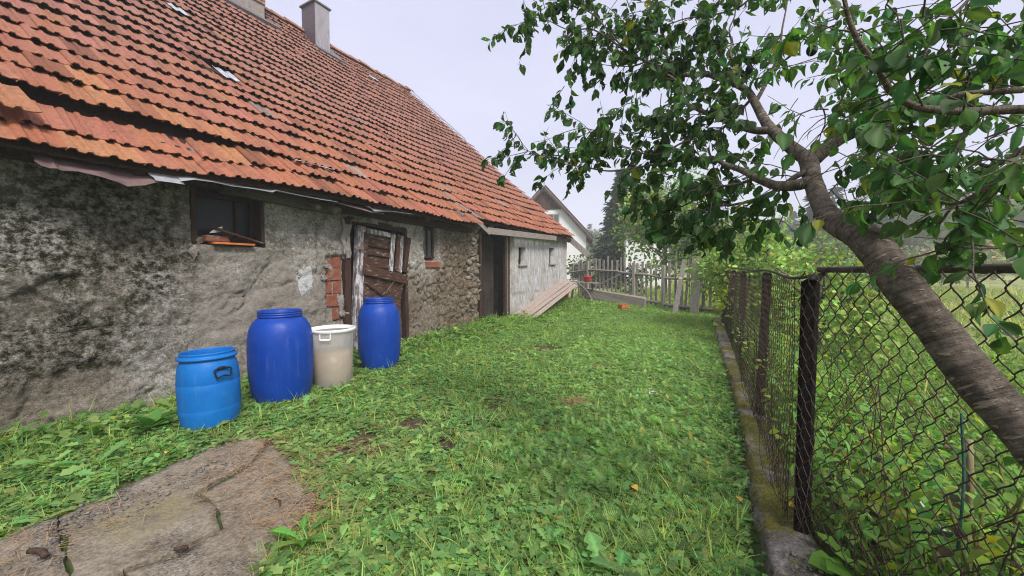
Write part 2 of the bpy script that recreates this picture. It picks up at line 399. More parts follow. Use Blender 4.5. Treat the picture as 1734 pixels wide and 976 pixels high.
def flat_mat(name, c0, c1, rough=.7, sc=10, bump=.003, stretch=(1, 1, 1), spec=.15, metal=0, chips=None, objsp=False):
    k = N(name); p = k.scale(k.obj() if objsp else k.pos(), stretch)
    c = k.ramp(k.noise(p, sc, 8, .72), [(.32, c0), (.68, c1)])
    h = k.noise(p, sc * 3, 7, .7)
    if chips:
        mk = k.ramp(k.noise(p, chips[0], 8, .75), [(chips[1], 0.0), (chips[1] + .05, 1.0)]); c = k.mix(mk, c, chips[2])
    return k.done(k.bsdf(c, rough, k.bump(h, bump), spec, metal))
MAT['dark_wood'] = flat_mat('dark_brown_wood', (.022, .013, .010), (.075, .042, .03), .75, 7, .006, (5, 5, .7))
MAT['door_wood'] = flat_mat('peeling_brown_paint', (.040, .019, .013), (.105, .055, .038), .6, 6, .006, (4, 1.3, 4), chips=(6, .57, (.24, .205, .20)))
MAT['pale_wood'] = flat_mat('flaking_white_paint', (.09, .07, .065), (.24, .21, .21), .75, 6, .006, (3, 3, .8), chips=(7, .5, (.52, .50, .54)))
MAT['grey_wood'] = flat_mat('grey_weathered_wood', (.19, .165, .145), (.42, .375, .335), .85, 9, .006, (6, 6, .6))
MAT['grey_wood_x'] = flat_mat('grey_weathered_board', (.15, .128, .112), (.35, .305, .27), .85, 9, .005, (1.5, .7, 8))
MAT['plank'] = flat_mat('weathered_plank', (.22, .17, .14), (.47, .39, .34), .85, 9, .004, (6, .7, 6))
MAT['log'] = flat_mat('old_log', (.10, .085, .075), (.24, .20, .18), .9, 8, .01, (3, 3, 1))
MAT['beam'] = flat_mat('greenish_beam', (.05, .05, .04), (.12, .115, .09), .85, 6, .008, (4, .7, 4))
MAT['iron'] = flat_mat('rusted_dark_iron', (.022, .016, .013), (.065, .043, .033), .75, 30, .002, spec=.3)
MAT['post_iron'] = flat_mat('dark_post', (.004, .003, .0025), (.015, .011, .009), .9, 14, .006, (3, 3, .8))
MAT['wire'] = flat_mat('rusty_wire', (.028, .02, .016), (.085, .055, .04), .7, 40, .0005, spec=.3)
MAT['pipe'] = flat_mat('old_pipe', (.035, .026, .022), (.13, .105, .09), .7, 22, .002, spec=.35)
MAT['sheet_rust'] = flat_mat('rusty_purple_sheet', (.13, .085, .085), (.24, .165, .16), .55, 5, .004, metal=.2)
MAT['sheet_zinc'] = flat_mat('bright_zinc_sheet', (.34, .35, .38), (.66, .68, .73), .4, 6, .003, metal=.45)
MAT['clad'] = flat_mat('purple_grey_cladding', (.075, .054, .062), (.115, .085, .095), .5, 7, .002, spec=.4)
MAT['clad_rust'] = flat_mat('galvanised_streaked', (.25, .235, .25), (.40, .385, .41), .5, 5, .002, (5, 5, .5), metal=.3, chips=(6, .6, (.22, .09, .05)))
MAT['lead'] = flat_mat('lead_flashing', (.10, .10, .115), (.19, .19, .21), .55, 8, .003, metal=.3)
MAT['brick'] = flat_mat('brick', (.15, .05, .032), (.31, .115, .07), .92, 14, .012, chips=(11, .56, (.22, .185, .16)))
MAT['chim_brick'] = flat_mat('sooty_brick', (.21, .13, .105), (.40, .27, .21), .9, 6, .006)
MAT['mortar'] = flat_mat('grey_mortar', (.19, .165, .155), (.33, .29, .27), .95, 12, .01)
MAT['clay'] = flat_mat('orange_clay', (.38, .10, .035), (.56, .19, .07), .85, 16, .003)
MAT['white_paint'] = flat_mat('old_white_paint', (.62, .62, .62), (.80, .80, .80), .9, 18, .006)
MAT['white_render'] = flat_mat('white_render', (.66, .66, .66), (.76, .76, .75), .9, 3, .004)
MAT['board_gable'] = flat_mat('brown_gable_boards', (.035, .02, .014), (.10, .062, .046), .85, 2.5, .004, (4, 4, .4))
MAT['roof_far'] = flat_mat('far_roof', (.10, .09, .09), (.20, .18, .18), .8, 3, .01)
MAT['glass'] = flat_mat('dark_window_glass', (.006, .009, .011), (.016, .02, .022), .3, 3, .0008, spec=.22)  # darkened to carry the shade of the unglazed leftmost opening too
MAT['glass_grn'] = flat_mat('dusty_green_glass', (.035, .055, .05), (.12, .15, .14), .3, 5, .001, spec=.5)
MAT['interior'] = flat_mat('dark_interior', (.02, .016, .013), (.06, .05, .04), .95, 4, .01)  # indoor dimness put into the colour, seen through the openings
MAT['black'] = flat_mat('black_plastic', (.008, .008, .01), (.02, .02, .024), .45, 20, .001)
MAT['red'] = flat_mat('red_plastic', (.42, .03, .04), (.6, .06, .06), .5, 8, .001)
MAT['bark'] = None
MAT['straw'] = flat_mat('dry_straw', (.24, .13, .06), (.50, .32, .16), .9, 30, .001)
MAT['dead_leaf'] = flat_mat('yellow_dead_leaf', (.5, .26, .03), (.75, .48, .10), .8, 30, .002)
MAT['twig'] = flat_mat('dead_twig', (.035, .022, .016), (.10, .062, .045), .85, 40, .002)
MAT['stem'] = flat_mat('green_stem', (.06, .08, .02), (.16, .17, .05), .7, 30, .001)
MAT['hose'] = flat_mat('green_hose', (.015, .06, .045), (.04, .12, .09), .5, 20, .001)
MAT['stake'] = flat_mat('bare_stake', (.17, .14, .07), (.31, .27, .15), .85, 9, .004, (4, 4, .7))
MAT['white_pole'] = flat_mat('white_pole', (.36, .36, .34), (.52, .52, .5), .6, 9, .002)

def plastic(name, c0, c1, rough=.42):
    k = N(name); p = k.obj()
    c = k.ramp(k.noise(p, 4, 7, .7), [(.3, c0), (.7, c1)])
    dust = k.math('MULTIPLY', k.ramp(k.noise(p, 9, 9, .8, .4), [(.55, 0.0), (.75, 1.0)]), .16)
    scr = k.math('MULTIPLY', k.ramp(k.noise(k.scale(p, (6, 6, 1)), 14, 8, .8), [(.66, 0.0), (.72, 1.0)]), .35)
    stk = k.math('MULTIPLY', k.ramp(k.noise(k.scale(p, (9, 9, .9)), 3, 8, .75), [(.55, 0.0), (.75, 1.0)]), .22); c = k.mix(stk, c, (.26, .27, .29)); sp2 = k.math('MULTIPLY', k.ramp(k.noise(p, 45, 4, .7), [(.66, 0.0), (.7, 1.0)]), k.ramp(k.noise(p, 3, 4, .7), [(.45, 0.0), (.6, .5)])); c = k.mix(sp2, c, (.16, .13, .10)); c = k.mix(dust, c, (.30, .29, .28)); c = k.mix(scr, c, (.35, .42, .62))
    r = k.ramp(k.noise(p, 11, 6, .7), [(.3, rough - .08), (.7, rough + .16)])
    return k.done(k.bsdf(c, r, k.bump(k.noise(p, 5, 6, .6), .006), .28))
MAT['blue'] = plastic('deep_blue_plastic', (.0012, .034, .25), (.002, .050, .33))
MAT['blue_lt'] = plastic('bright_blue_plastic', (.002, .115, .40), (.003, .155, .50))
MAT['blue_in'] = plastic('inner_blue_plastic', (.004, .06, .25), (.005, .08, .3), .6)
def milky():
    k = N('milky_plastic'); c = k.ramp(k.noise(k.obj(), 6, 6, .7), [(.3, (.70, .69, .66)), (.7, (.80, .79, .77))])
    p = k.bsdf(c, .4, None, .4); tr = k.node('ShaderNodeBsdfTranslucent'); k.inp(tr, 0, c)
    ms = k.node('ShaderNodeMixShader'); ms.inputs[0].default_value = .5
    tp = k.node('ShaderNodeBsdfTransparent'); m2 = k.node('ShaderNodeMixShader'); m2.inputs[0].default_value = .55
    k.inp(tp, 0, (.95, .94, .9))
    k.t.links.new(p, ms.inputs[1]); k.t.links.new(tr.outputs[0], ms.inputs[2]); k.t.links.new(ms.outputs[0], m2.inputs[1]); k.t.links.new(tp.outputs[0], m2.inputs[2])
    return k.done(m2.outputs[0])
MAT['milky'] = milky()
MAT['liquid'] = flat_mat('murky_water', (.30, .21, .13), (.40, .30, .20), .35, 4, .0005, (1, 1, 2), spec=.4)
MAT['milky_rim'] = plastic('white_plastic_rim', (.66, .65, .64), (.76, .75, .74), .45)

def tile_mat(name, objcol):
    k = N(name); p = k.pos()
    base = k.node('ShaderNodeObjectInfo').outputs['Color'] if objcol else k.attr('Col')
    c = k.mix(.55, base, k.ramp(k.noise(p, 30, 9, .78), [(.3, .2), (.7, .76)]), 'OVERLAY')
    dirt = k.math('MULTIPLY', k.ramp(k.noise(p, 2.2, 10, .8, .3), [(.50, 0.0), (.70, 1.0)]), .55)
    c = k.mix(dirt, c, (.075, .052, .042))
    lich = k.math('MULTIPLY', k.ramp(k.noise(p, 55, 4, .7), [(.66, 0.0), (.73, 1.0)]), .5)
    c = k.mix(lich, c, (.40, .33, .28))
    return k.done(k.bsdf(c, .82, k.bump(k.noise(p, 60, 6, .75), .006), .15))
MAT['tile'] = tile_mat('roof_tile_clay', True); MAT['tile_mass'] = tile_mat('roof_tile_clay_mass', False)

def bark_mat():
    k = N('plum_bark'); u = k.attr('along', 'Vector')
    c = k.ramp(k.noise(k.scale(u, (1, 1, .9)), 22, 8, .75), [(.3, (.06, .047, .038)), (.5, (.155, .127, .10)), (.72, (.31, .265, .215))])
    ring = k.noise(k.scale(u, (14, 14, 85)), 1.0, 7, .7, .6)
    lent = k.ramp(k.noise(k.scale(u, (22, 22, 95)), 1.0, 2, .5), [(.60, 0.0), (.66, 1.0)])
    c = k.mix(k.math('MULTIPLY', k.ramp(ring, [(.48, 0.0), (.60, 1.0)]), .5), c, (.012, .009, .007)); c = k.mix(k.math('MULTIPLY', lent, .8), c, (.36, .31, .24))
    mk = k.math('MULTIPLY', k.ramp(k.noise(u, 5, 8, .75), [(.56, 0.0), (.7, 1.0)]), .55); c = k.mix(mk, c, (.07, .07, .022))
    h = k.math('ADD', k.math('MULTIPLY', ring, 1.2), k.math('ADD', lent, k.noise(u, 60, 6, .7)))
    return k.done(k.bsdf(c, .88, k.bump(h, .010), .18))
MAT['bark'] = bark_mat()
# ------------------------------------------------------------------ terrain
KERB = np.array([(11.4, -.29), (8, -.10), (5.4, .06), (3.5, .145), (2.8, .17), (2.2, .19), (1.2, .24), (0.2, .30), (-1.5, .36)])
def kerb_x(Y): return np.interp(Y, KERB[::-1, 0], KERB[::-1, 1])
WALL_X = -5.0
def gz(x, y):
    x, y = np.asarray(x, float), np.asarray(y, float)
    z = .07 * (fbm(x * .8, y * .8, 0, 3, 3) - .5)
    z = z + .26 * np.exp(-(((x + 4.3) / 2.2) ** 2 + ((y - 14.2) / 2.4) ** 2))
    z = z + .07 * sstep(-4.2, -4.9, x) * sstep(4, 6.5, y) * sstep(14, 12, y)
    z = z - .10 * sstep(.35, .9, x - kerb_x(np.clip(y, -1, 11.4)) - .1) * sstep(13.5, 12, y)
    r = np.hypot(x, y)
    z = z + sstep(34, 140, r) * 7.0 * (.45 + .9 * fbm(x * .02, y * .02, 0, 5, 3)) + sstep(10, 34, r) * .25 * (fbm(x * .12, y * .12, 0, 9, 3) - .5)
    return z
def span(a, b, fine, edges):
    """graded grid lines"""
    c = list(np.arange(a, b + 1e-6, fine)); s = fine; v = b
    while v < edges[1]: s *= 1.22; v += s; c.append(v)
    s = fine; v = a
    while v > edges[0]: s *= 1.22; v -= s; c.insert(0, v)
    return np.array(c)
gx, gy = span(-5.6, 3.4, .07, (-190, 190)), span(-.6, 14.5, .085, (-60, 190))
GX, GY = np.meshgrid(gx, gy); GZ = gz(GX, GY)
fine = .02 * (fbm(GX * 6, GY * 6, 0, 21, 3) - .5); GZ = GZ + fine
nx, ny = len(gx), len(gy)
gi = (np.arange(ny - 1)[:, None] * nx + np.arange(nx - 1)[None]).ravel()
GF = np.stack([gi, gi + 1, gi + nx + 1, gi + nx], 1)
BARE = [(970, 690, .2), (925, 592, .42), (690, 722, .26), (620, 745, .28), (440, 765, .28), (765, 760, .22), (1180, 640, .2), (830, 690, .2), (545, 868, .13), (1010, 628, .12), (640, 775, .16), (870, 600, .2), (575, 770, .15)]
def bare(x, y):
    b = np.zeros_like(x)
    for u, v, r in BARE:
        c = on_ground(u, v); b = np.maximum(b, np.exp(-(((x - c[0]) ** 2 + (y - c[1]) ** 2) / r ** 2)))
    return b
turf = sstep(.36, .58, fbm(GX * 1.3, GY * 1.3, 0, 31, 4) + .12)
turf = turf * (1 - .95 * np.minimum(1, 1.4 * bare(GX, GY)))
mead = sstep(.5, 2.2, GX - kerb_x(np.clip(GY, -1, 11.4))) * (GX > -.5) + sstep(14.5, 17, GY); mead = np.clip(mead, 0, 1)
ground = link('ground', np_mesh('ground', np.stack([GX, GY, GZ], 2).reshape(-1, 3), GF, MAT['ground'], True,
              col=np.stack([turf.ravel(), mead.ravel(), 0 * mead.ravel()], 1)))
tag(ground, 'weedy yard ground running out to a misty meadow and hills', kind='structure')

# concrete path at the lower left: broken slabs with open joints
def poly_slab(name, pts, top, mat, parent, seed, thick=.09, lumps=.012):
    """slab from an outline (x,y): filled grid, uneven top, real edges"""
    P = np.array(pts, float); out_ = []
    for i in range(len(P)):
        a, b = P[i], P[(i + 1) % len(P)]; n = max(2, int(np.linalg.norm(b - a) / .035)); nr = np.array([b[1] - a[1], a[0] - b[0]]); nr /= np.linalg.norm(nr) + 1e-9
        for t in np.linspace(0, 1, n, endpoint=False):
            q = a + (b - a) * t; out_.append(q + nr * .045 * (float(fbm(q[0] * 9, q[1] * 9, 0, seed, 3)) - .5))
    bm = bmesh.new(); vs = [bm.verts.new((q[0], q[1], 0)) for q in out_]; f = bm.faces.new(vs); f.normal_update()
    if f.normal.z < 0: f.normal_flip()
    bmesh.ops.triangulate(bm, faces=bm.faces[:])
    for it in range(4):
        lg = [e for e in bm.edges if e.calc_length() > .075]
        if lg: bmesh.ops.subdivide_edges(bm, edges=lg, cuts=1)
    bmesh.ops.triangulate(bm, faces=bm.faces[:])
    bot = bmesh.ops.extrude_face_region(bm, geom=bm.faces[:])
    for v in bm.verts: pass
    lower = [g for g in bot['geom'] if isinstance(g, bmesh.types.BMVert)]
    for v in lower: v.co.z = -thick
    ls = set(lower)
    for v in bm.verts:
        g_ = float(gz(v.co.x, v.co.y))
        if v in ls: v.co.z = g_ + top - thick
        else: v.co.z = g_ + top + lumps * 2 * (float(fbm(v.co.x * 3.5, v.co.y * 3.5, 0, seed + 5, 4)) - .5)
    bmesh.ops.recalc_face_normals(bm, faces=bm.faces[:])
    me = bpy.data.meshes.new(name); bm.to_mesh(me); bm.free(); me.materials.append(mat)
    for p in me.polygons: p.use_smooth = p.normal.z > .7
    return link(name, me, parent)
def gp(*pp): return [tuple(on_ground(x, y)[:2]) for x, y in pp]
path = thing('concrete_path', None, None); path['kind'] = 'structure'; path['label'] = 'cracked concrete path strewn with pine needles'
del_lbl = poly_slab('slab', gp((-170, 1000), (95, 893), (145, 1120), (-250, 1300)), .030, MAT['slab'], path, 3)
poly_slab('slab', gp((103, 890), (160, 862), (335, 776), (420, 752), (450, 757), (425, 790), (330, 845), (338, 850), (362, 872), (372, 906), (300, 952), (205, 985), (230, 1150), (152, 1120)), .030, MAT['slab'], path, 5)
poly_slab('slab', gp((340, 846), (430, 793), (458, 760), (500, 800), (535, 850), (515, 884), (470, 925), (430, 990), (330, 1180), (240, 1150), (213, 987), (303, 957), (378, 908), (366, 870)), .026, MAT['slab'], path, 11)
PATH = np.array(gp((-170, 990), (95, 889), (160, 858), (335, 772), (400, 750), (452, 752), (505, 798), (545, 855), (520, 886), (475, 930), (440, 985), (330, 1200), (-260, 1300)))
def inside(P, x, y):
    x, y = np.asarray(x, float), np.asarray(y, float); r = np.zeros(x.shape, bool); j = len(P) - 1
    for i in range(len(P)):
        xi, yi, xj, yj = *P[i], *P[j]
        r ^= ((yi > y) != (yj > y)) & (x < (xj - xi) * (y - yi) / (yj - yi + 1e-12) + xi); j = i
    return r
# gravel, needles and twigs lying on the path
def ico(seed, sub=1):
    bm = bmesh.new(); bmesh.ops.create_icosphere(bm, subdivisions=sub, radius=1)
    bm.verts.ensure_lookup_table(); V = np.array([v.co[:] for v in bm.verts]); F = np.array([[v.index for v in f.verts] for f in bm.faces]); bm.free()
    r = np.random.default_rng(seed); V = V * (1 + r.normal(0, .16, (len(V), 1))); return V, F
def rand_pts(poly, n):
    lo, hi = poly.min(0), poly.max(0); q = rng.uniform(lo, hi, (n * 4, 2)); q = q[inside(poly, q[:, 0], q[:, 1])]; return q[:n]
PV = PATH[(PATH[:, 1] > -.6)]
S = Scatter(); q = rand_pts(PATH, 3600); q = q[(q[:, 1] > .2) & (fbm(q[:, 0] * 3, q[:, 1] * 3, 0, 51, 3) > .47)]
n = len(q); yw = rng.uniform(0, 6.28, n); sc = rng.gamma(2.2, .0020, n)[:, None].clip(.002, .016) * np.array([[1, .8, .55]])
S.add(ico(3, 1), np.c_[q, gz(q[:, 0], q[:, 1]) + .036], yaw_pitch(yw, yw * 0), sc, np.ones((n, 3)))
tag(S.build('gravel', MAT['pebble']), 'small pale pebbles worn out of the broken concrete path', kind='stuff')
S = Scatter()
ctr = np.concatenate([rng.normal(0, 1, (650, 2)) * (.28, .22) + on_ground(455, 820)[:2], rng.normal(0, 1, (260, 2)) * (.16, .1) + on_ground(500, 895)[:2],
                      rng.normal(0, 1, (220, 2)) * (.3, .12) + on_ground(420, 768)[:2], rng.normal(0, 1, (200, 2)) * (.2, .2) + on_ground(30, 960)[:2], rng.normal(0, 1, (200, 2)) * (.07, .06) + on_ground(970, 690)[:2]] + [rng.normal(0, 1, (70, 2)) * r_ * .7 + on_ground(u_, v_)[:2] for u_, v_, r_ in BARE])
n = len(ctr); T = (np.array([[-.012, 0, 0], [.012, 0, 0], [.01, .5, .03], [-.01, .5, .03], [0, 1, 0]], float), np.array([[0, 1, 2], [0, 2, 3], [3, 2, 4]]))
S.add(T, np.c_[ctr, gz(ctr[:, 0], ctr[:, 1]) + .045 + rng.uniform(0, .012, n)], yaw_pitch(rng.normal(.6, .9, n), rng.normal(0, .12, n)), rng.uniform(.05, .14, n), np.ones((n, 3)))
tag(S.build('pine_needles', MAT['straw']), 'dry orange pine needles scattered over path and bare patches', kind='stuff')
for lab, pp, L, th in [('dark curled bark scrap at the bottom left corner of the path', (65, 968), .12, .014), ('short brown twig lying across the needles on the path', (470, 868), .10, .005), ('rusty brown stick scrap near the foot of the path', (307, 958), .055, .010)]:
    p = on_ground(*pp); a = rng.uniform(-.4, .9); d = np.array([math.cos(a), math.sin(a), 0]); z = float(gz(p[0], p[1])) + .05 + th
    tag(MB().tube(spline([[*(p - d * L / 2 + [0, 0, z - p[2]]), th * .7], [*(p + [.006, .012, z - p[2] + .004]), th], [*(p + d * L / 2 + [0, 0, z - p[2]]), th * .5]], .015)[:, :3], th, 6, rough=.5).build('twig', MAT['twig'], smooth=True), lab, 'twig', 'scraps on the path')
for lab, pp in [('yellow fallen leaf lying at the edge of the concrete path', (281, 783)), ('small yellow leaf fallen among weeds beside the mossy kerb', (1248, 853)), ('pale yellow leaf lying on the kerb by the nearest post', (1335, 886)), ('tiny yellow leaf in the grass right of the middle', (1070, 838))]:
    p = on_ground(*pp); z = float(gz(p[0], p[1])) + (.05 if pp[0] < 400 else .11 if pp[0] > 1300 else .06)
    o = link('fallen_leaf', np_mesh('fallen_leaf', T_OVAL_L[0] * .055, T_OVAL_L[1].astype(np.int32), MAT['dead_leaf'], True)); o.location = (p[0], p[1], z); o.rotation_euler = (.25, rng.uniform(-.3, .3), rng.uniform(0, 6))
    tag(o, lab, 'leaf', 'yellow fallen leaves')

# mossy kerb under the wire fence
ys = np.concatenate([np.arange(-.8, 5, .03), np.arange(5, 11.4, .07)]); KW = .24
prof = [(0, -.12), (-.004, .0), (.0, .06), (.012, .092), (.05, .10), (.10, .103), (.15, .10), (.20, .096), (.235, .07), (KW + .01, -.12)]
V, F = [], []
for i, y in enumerate(ys):
    x0 = float(kerb_x(y)); z0 = float(gz(x0 - .1, y))
    for j, (dx, dz) in enumerate(prof):
        d = .05 * (float(fbm(y * 3, j * .55, 0, 71, 4)) - .5); d2 = .065 * (float(fbm(y * 11, j * 1.1, 0, 73, 3)) - .5)
        V.append((x0 + dx + (d if j < 4 else d * .4) + (d2 if j < 4 else 0), y, z0 + dz + (d2 + d * .7 if j > 1 else 0)))
m = len(prof)
F = [(i*m+j, i*m+j+1, (i+1)*m+j+1, (i+1)*m+j) for i in range(len(ys)-1) for j in range(m-1)] + [tuple(range(m)), tuple((len(ys)-1)*m + j for j in range(m-1, -1, -1))]
kerb = link('kerb', np_mesh('kerb', np.array(V), F, MAT['kerb'], True)); bm = bmesh.new(); bm.from_mesh(kerb.data); bmesh.ops.recalc_face_normals(bm, faces=bm.faces[:]); bm.to_mesh(kerb.data); bm.free()
tag(kerb, 'crumbling mossy concrete kerb under the wire fence', kind='structure')
S = Scatter(); n = 700; y = rng.uniform(1.0, 2.1, n); x = kerb_x(y) + rng.uniform(.06, .3, n)
S.add(ico(5, 1), np.c_[x, y, gz(x, y) + .112], yaw_pitch(rng.uniform(0, 6, n), np.zeros(n)), rng.uniform(.004, .013, n)[:, None] * np.array([[1, .8, .6]]), np.ones((n, 3)))
tag(S.build('kerb_gravel', MAT['pebble']), 'loose pale grit on the broken near end of the kerb', kind='stuff')

# ------------------------------------------------------------------ ground cover
def in_frame(x, y, z=0.05, mx=700, my=600):
    P = np.stack([x, y, np.full_like(x, z)], 1) - EYE; d = P @ FW
    u = 867 + FOCAL * (P @ RT) / np.maximum(d, .05); v = 488 - FOCAL * (P @ UPV) / np.maximum(d, .05)
    return (d > .4) & (u > -mx) & (u < 1734 + mx) & (v < 976 + my), d
def jit(c, n, v=.22):
    """per leaf colour"""
    a = np.array(c)[None] * (1 + rng.normal(0, v, (n, 1))).clip(.5, 1.8); a[:, 0] *= (1 + rng.normal(0, .18, n)).clip(.6, 1.8); return a
def plants(S, T, P, k, yaw0, pitch, ln, col, dz=0.0, spread=.01, vcol=.2, width=(1, 1), roll=.25):
    """k leaves on each of the points P"""
    n = len(P)
    if n == 0: return
    i = np.repeat(np.arange(n), k); m = len(i)
    yw = np.tile(np.arange(k) * 6.283 / k, n) + np.repeat(rng.uniform(0, 6.28, n), k) + rng.normal(0, .35, m)
    pt = rng.uniform(*pitch, m); L = rng.uniform(*ln, m) * np.repeat(rng.uniform(.7, 1.25, n), k)
    pos = P[i] + np.c_[rng.normal(0, spread, (m, 2)), rng.uniform(0, dz + 1e-6, m)]
    wd = rng.uniform(*width, m)
    S.add(T, pos, yaw_pitch(yw, pt, rng.normal(0, roll, m)), np.stack([L * wd, L, L], 1), jit(col, m, vcol) * np.repeat(rng.uniform(.6, 1.35, n), k)[:, None] * np.where(rng.uniform(0, 1, (m, 1)) < .025, [[1.6, 1.12, .8]], [[1, 1, 1.0]]))
G_GRASS, G_DAND, G_CLOV, G_YARR, G_LANC = (.31, .42, .13), (.24, .37, .13), (.20, .345, .115), (.28, .43, .165), (.25, .385, .13)
sg, sb, sc_, sy = Scatter(), Scatter(), Scatter(), Scatter()
def field(n, lo, hi, keep):
    x, y = rng.uniform(lo[0], hi[0], n), rng.uniform(lo[1], hi[1], n)
    ok, d = in_frame(x, y); x, y, d = x[ok], y[ok], d[ok]; k = keep(x, y, d); return x[k], y[k], d[k]
pathbig = PATH
def yard(x, y, d):
    b = bare(x, y); edge = fbm(x * 7, y * 7, 0, 81, 3)
    onpath = inside(pathbig, x + .30 * (fbm(x * 7, y * 7, 0, 83, 4) - .5), y + .30 * (fbm(x * 7, y * 7, 1, 84, 4) - .5))
    far_ = sstep(4, 9, d)
    return (~onpath) & (x < kerb_x(y) - .015) & (x > WALL_X + .06) & (y < 15.5 + .4 * x) & (b < .30 + .75 * edge) & (rng.uniform(0, 1, len(x)) > .45 * far_)
x, y, d = field(68000, (-5.0, .2), (.1, 15), yard)
hgt = gz(x, y) + .004; P = np.c_[x, y, hgt]
f1, f2, f3 = fbm(x * .9, y * .9, 0, 91, 3), fbm(x * 1.1, y * 1.1, 4, 92, 3), fbm(x * 1.7, y * 1.7, 7, 93, 3)
yar = np.exp(-(((x + .75) / .75) ** 2 + ((y - 2.7) / .8) ** 2)) + np.exp(-(((x + 1.1) / 1.0) ** 2 + ((y - 6.6) / 1.6) ** 2)) + .5 * np.exp(-(((x + .3) / .5) ** 2 + ((y - 4.2) / .8) ** 2))
yar = yar * sstep(1.7, 2.3, y)
gra = np.exp(-(((x + .15) / .35) ** 2 + ((y - 2.2) / .7) ** 2)) + np.exp(-(((x + .9) / .9) ** 2 + ((y - 10.0) / 2.5) ** 2)) + .35
clo = .35 + .9 * np.exp(-(((x + 3.7) / .5) ** 2 + ((y - .9) / .55) ** 2)) + .5 * np.exp(-(((x - .05) / .35) ** 2 + ((y - 3.6) / 1.2) ** 2))
wts = np.stack([1.05 * gra * (.4 + f1), 1.1 * (.3 + 1.3 * f2), clo * (.5 + f3), yar * (.4 + f1) * 1.3, .55 * (.5 + f2)], 1) ** 1.6
cum = np.cumsum(wts / wts.sum(1)[:, None], 1); kind = (rng.uniform(0, 1, (len(x), 1)) > cum).sum(1)
lush = (.7 + .6 * fbm(x * .5, y * .5, 9, 95, 2))
A = lambda t, fr=1.0: P[(kind == t) & (rng.uniform(0, 1, len(x)) < fr)]
plants(sg, T_BLADE2, A(0), 9, 0, (.5, 1.35), (.05, .15), G_GRASS, 0, .02, .22, (.9, 1.6))
plants(sb, T_DANDELION, A(1, .62), 7, 0, (.1, .95), (.045, .125), G_DAND, 0, .008, .22, (.85, 1.3))
plants(sc_, T_ROUND, A(2), 9, 0, (-.2, .3), (.016, .036), G_CLOV, .05, .035, .22, (1, 1.25))
plants(sy, T_FROND, A(3), 11, 0, (.15, 1.0), (.035, .085), G_YARR, .05, .03, .22, (.9, 1.4))
plants(sb, T_LANCE, A(4), 6, 0, (.15, .95), (.045, .105), G_LANC, 0, .01, .22)
# fill: low leaves under the rest so that little bare earth shows
plants(sc_, T_ROUND, P[rng.uniform(0, 1, len(P)) < .45], 5, 0, (-.3, .5), (.016, .034), (.13, .26, .075), .02, .05, .25)
plants(sg, T_BLADE2, P[rng.uniform(0, 1, len(P)) < .38], 6, 0, (.3, 1.3), (.04, .10), G_GRASS, 0, .03, .25, (.8, 1.4))
# taller weeds along the wall foot, round the barrels and the kerb
x, y, d = field(9000, (-5.0, .3), (-3.2, 13), lambda x, y, d: (x > WALL_X + .05) & (rng.uniform(0, 1, len(x)) < np.exp(-((x - WALL_X) / .32))) & ~inside(PATH, x, y))
P = np.c_[x, y, gz(x, y)]; u = rng.uniform(0, 1, len(P))
plants(sb, T_DANDELION, P[u < .4], 7, 0, (.5, 1.3), (.10, .22), G_DAND, .02, .02, .2, (.8, 1.2))
plants(sb, T_OVAL, P[(u > .4) & (u < .6)], 8, 0, (-.2, .8), (.04, .08), G_CLOV, .2, .04, .2)
plants(sg, T_BLADE2, P[u > .6], 10, 0, (.8, 1.45), (.12, .28), G_GRASS, 0, .03, .2, (.6, 1.1))
x, y, d = field(1500, (-.9, 1.4), (.4, 11), lambda x, y, d: (x < kerb_x(y) + .01) & (x > kerb_x(y) - .13))
P = np.c_[x, y, gz(x, y)]; plants(sc_, T_ROUND, P, 8, 0, (-.2, .6), (.018, .04), (.085, .175, .045), .09, .04, .25)
tag(sg.build('grass', MAT['leaf']), 'tufts of thin green grass all over the yard', kind='stuff')
tag(sb.build('broadleaf_weeds', MAT['leaf']), 'jagged dandelion leaves and broad weeds covering the yard', kind='stuff')
tag(sc_.build('clover', MAT['leaf']), 'low carpet of clover and ground ivy leaves', kind='stuff')
tag(sy.build('yarrow', MAT['leaf']), 'feathery green yarrow patches in the middle of the yard', kind='stuff')
def rosette(label, pp, k, ln, col, T=T_DANDELION, pitch=(.25, 1.0), cat='plant', name='dandelion', wd=(.95, 1.3)):
    p = on_ground(*pp); S = Scatter(); P = np.array([[0, 0, float(gz(p[0], p[1])) + .005]])
    plants(S, T, np.repeat(P, 6, 0), k // 6, 0, pitch, ln, col, 0, .012, .15, wd, .15); o = S.build(name, MAT['leaf']); o.location = (p[0], p[1], 0)
    return tag(o, label, cat)
rosette('bushy dandelion rosette at the right edge of the concrete path', (512, 925), 30, (.12, .20), (.20, .36, .08), T_DAND_F, (.25, 1.25), wd=(.75, 1.05))
rosette('long leaved dandelion plant at the bottom centre of the lawn', (1040, 985), 36, (.12, .20), (.20, .34, .12), T_DAND_F, (.3, 1.2))
rosette('tall lance leaved weed in the foreground right of centre', (925, 930), 30, (.08, .15), (.19, .32, .10), T_DAND_F, (.4, 1.3), name='lance_leaved_weed')
rosette('leafy weed with tall shoots beside the left wall foot', (255, 735), 24, (.12, .26), (.14, .29, .07), T_LANCE, (.7, 1.35), name='lance_leaved_weed')
S = Scatter(); n = 30; x, y = rng.uniform(-3, 0, n), rng.uniform(2, 13, n); P = np.c_[x, y, gz(x, y) + .07]
plants(S, T_ROUND, P, 6, 0, (.2, .6), (.012, .018), (.75, .55, .03), 0, .002, .1); tag(S.build('yellow_flowers', MAT['leaf']), 'tiny yellow flower heads dotted through the lawn', kind='stuff')
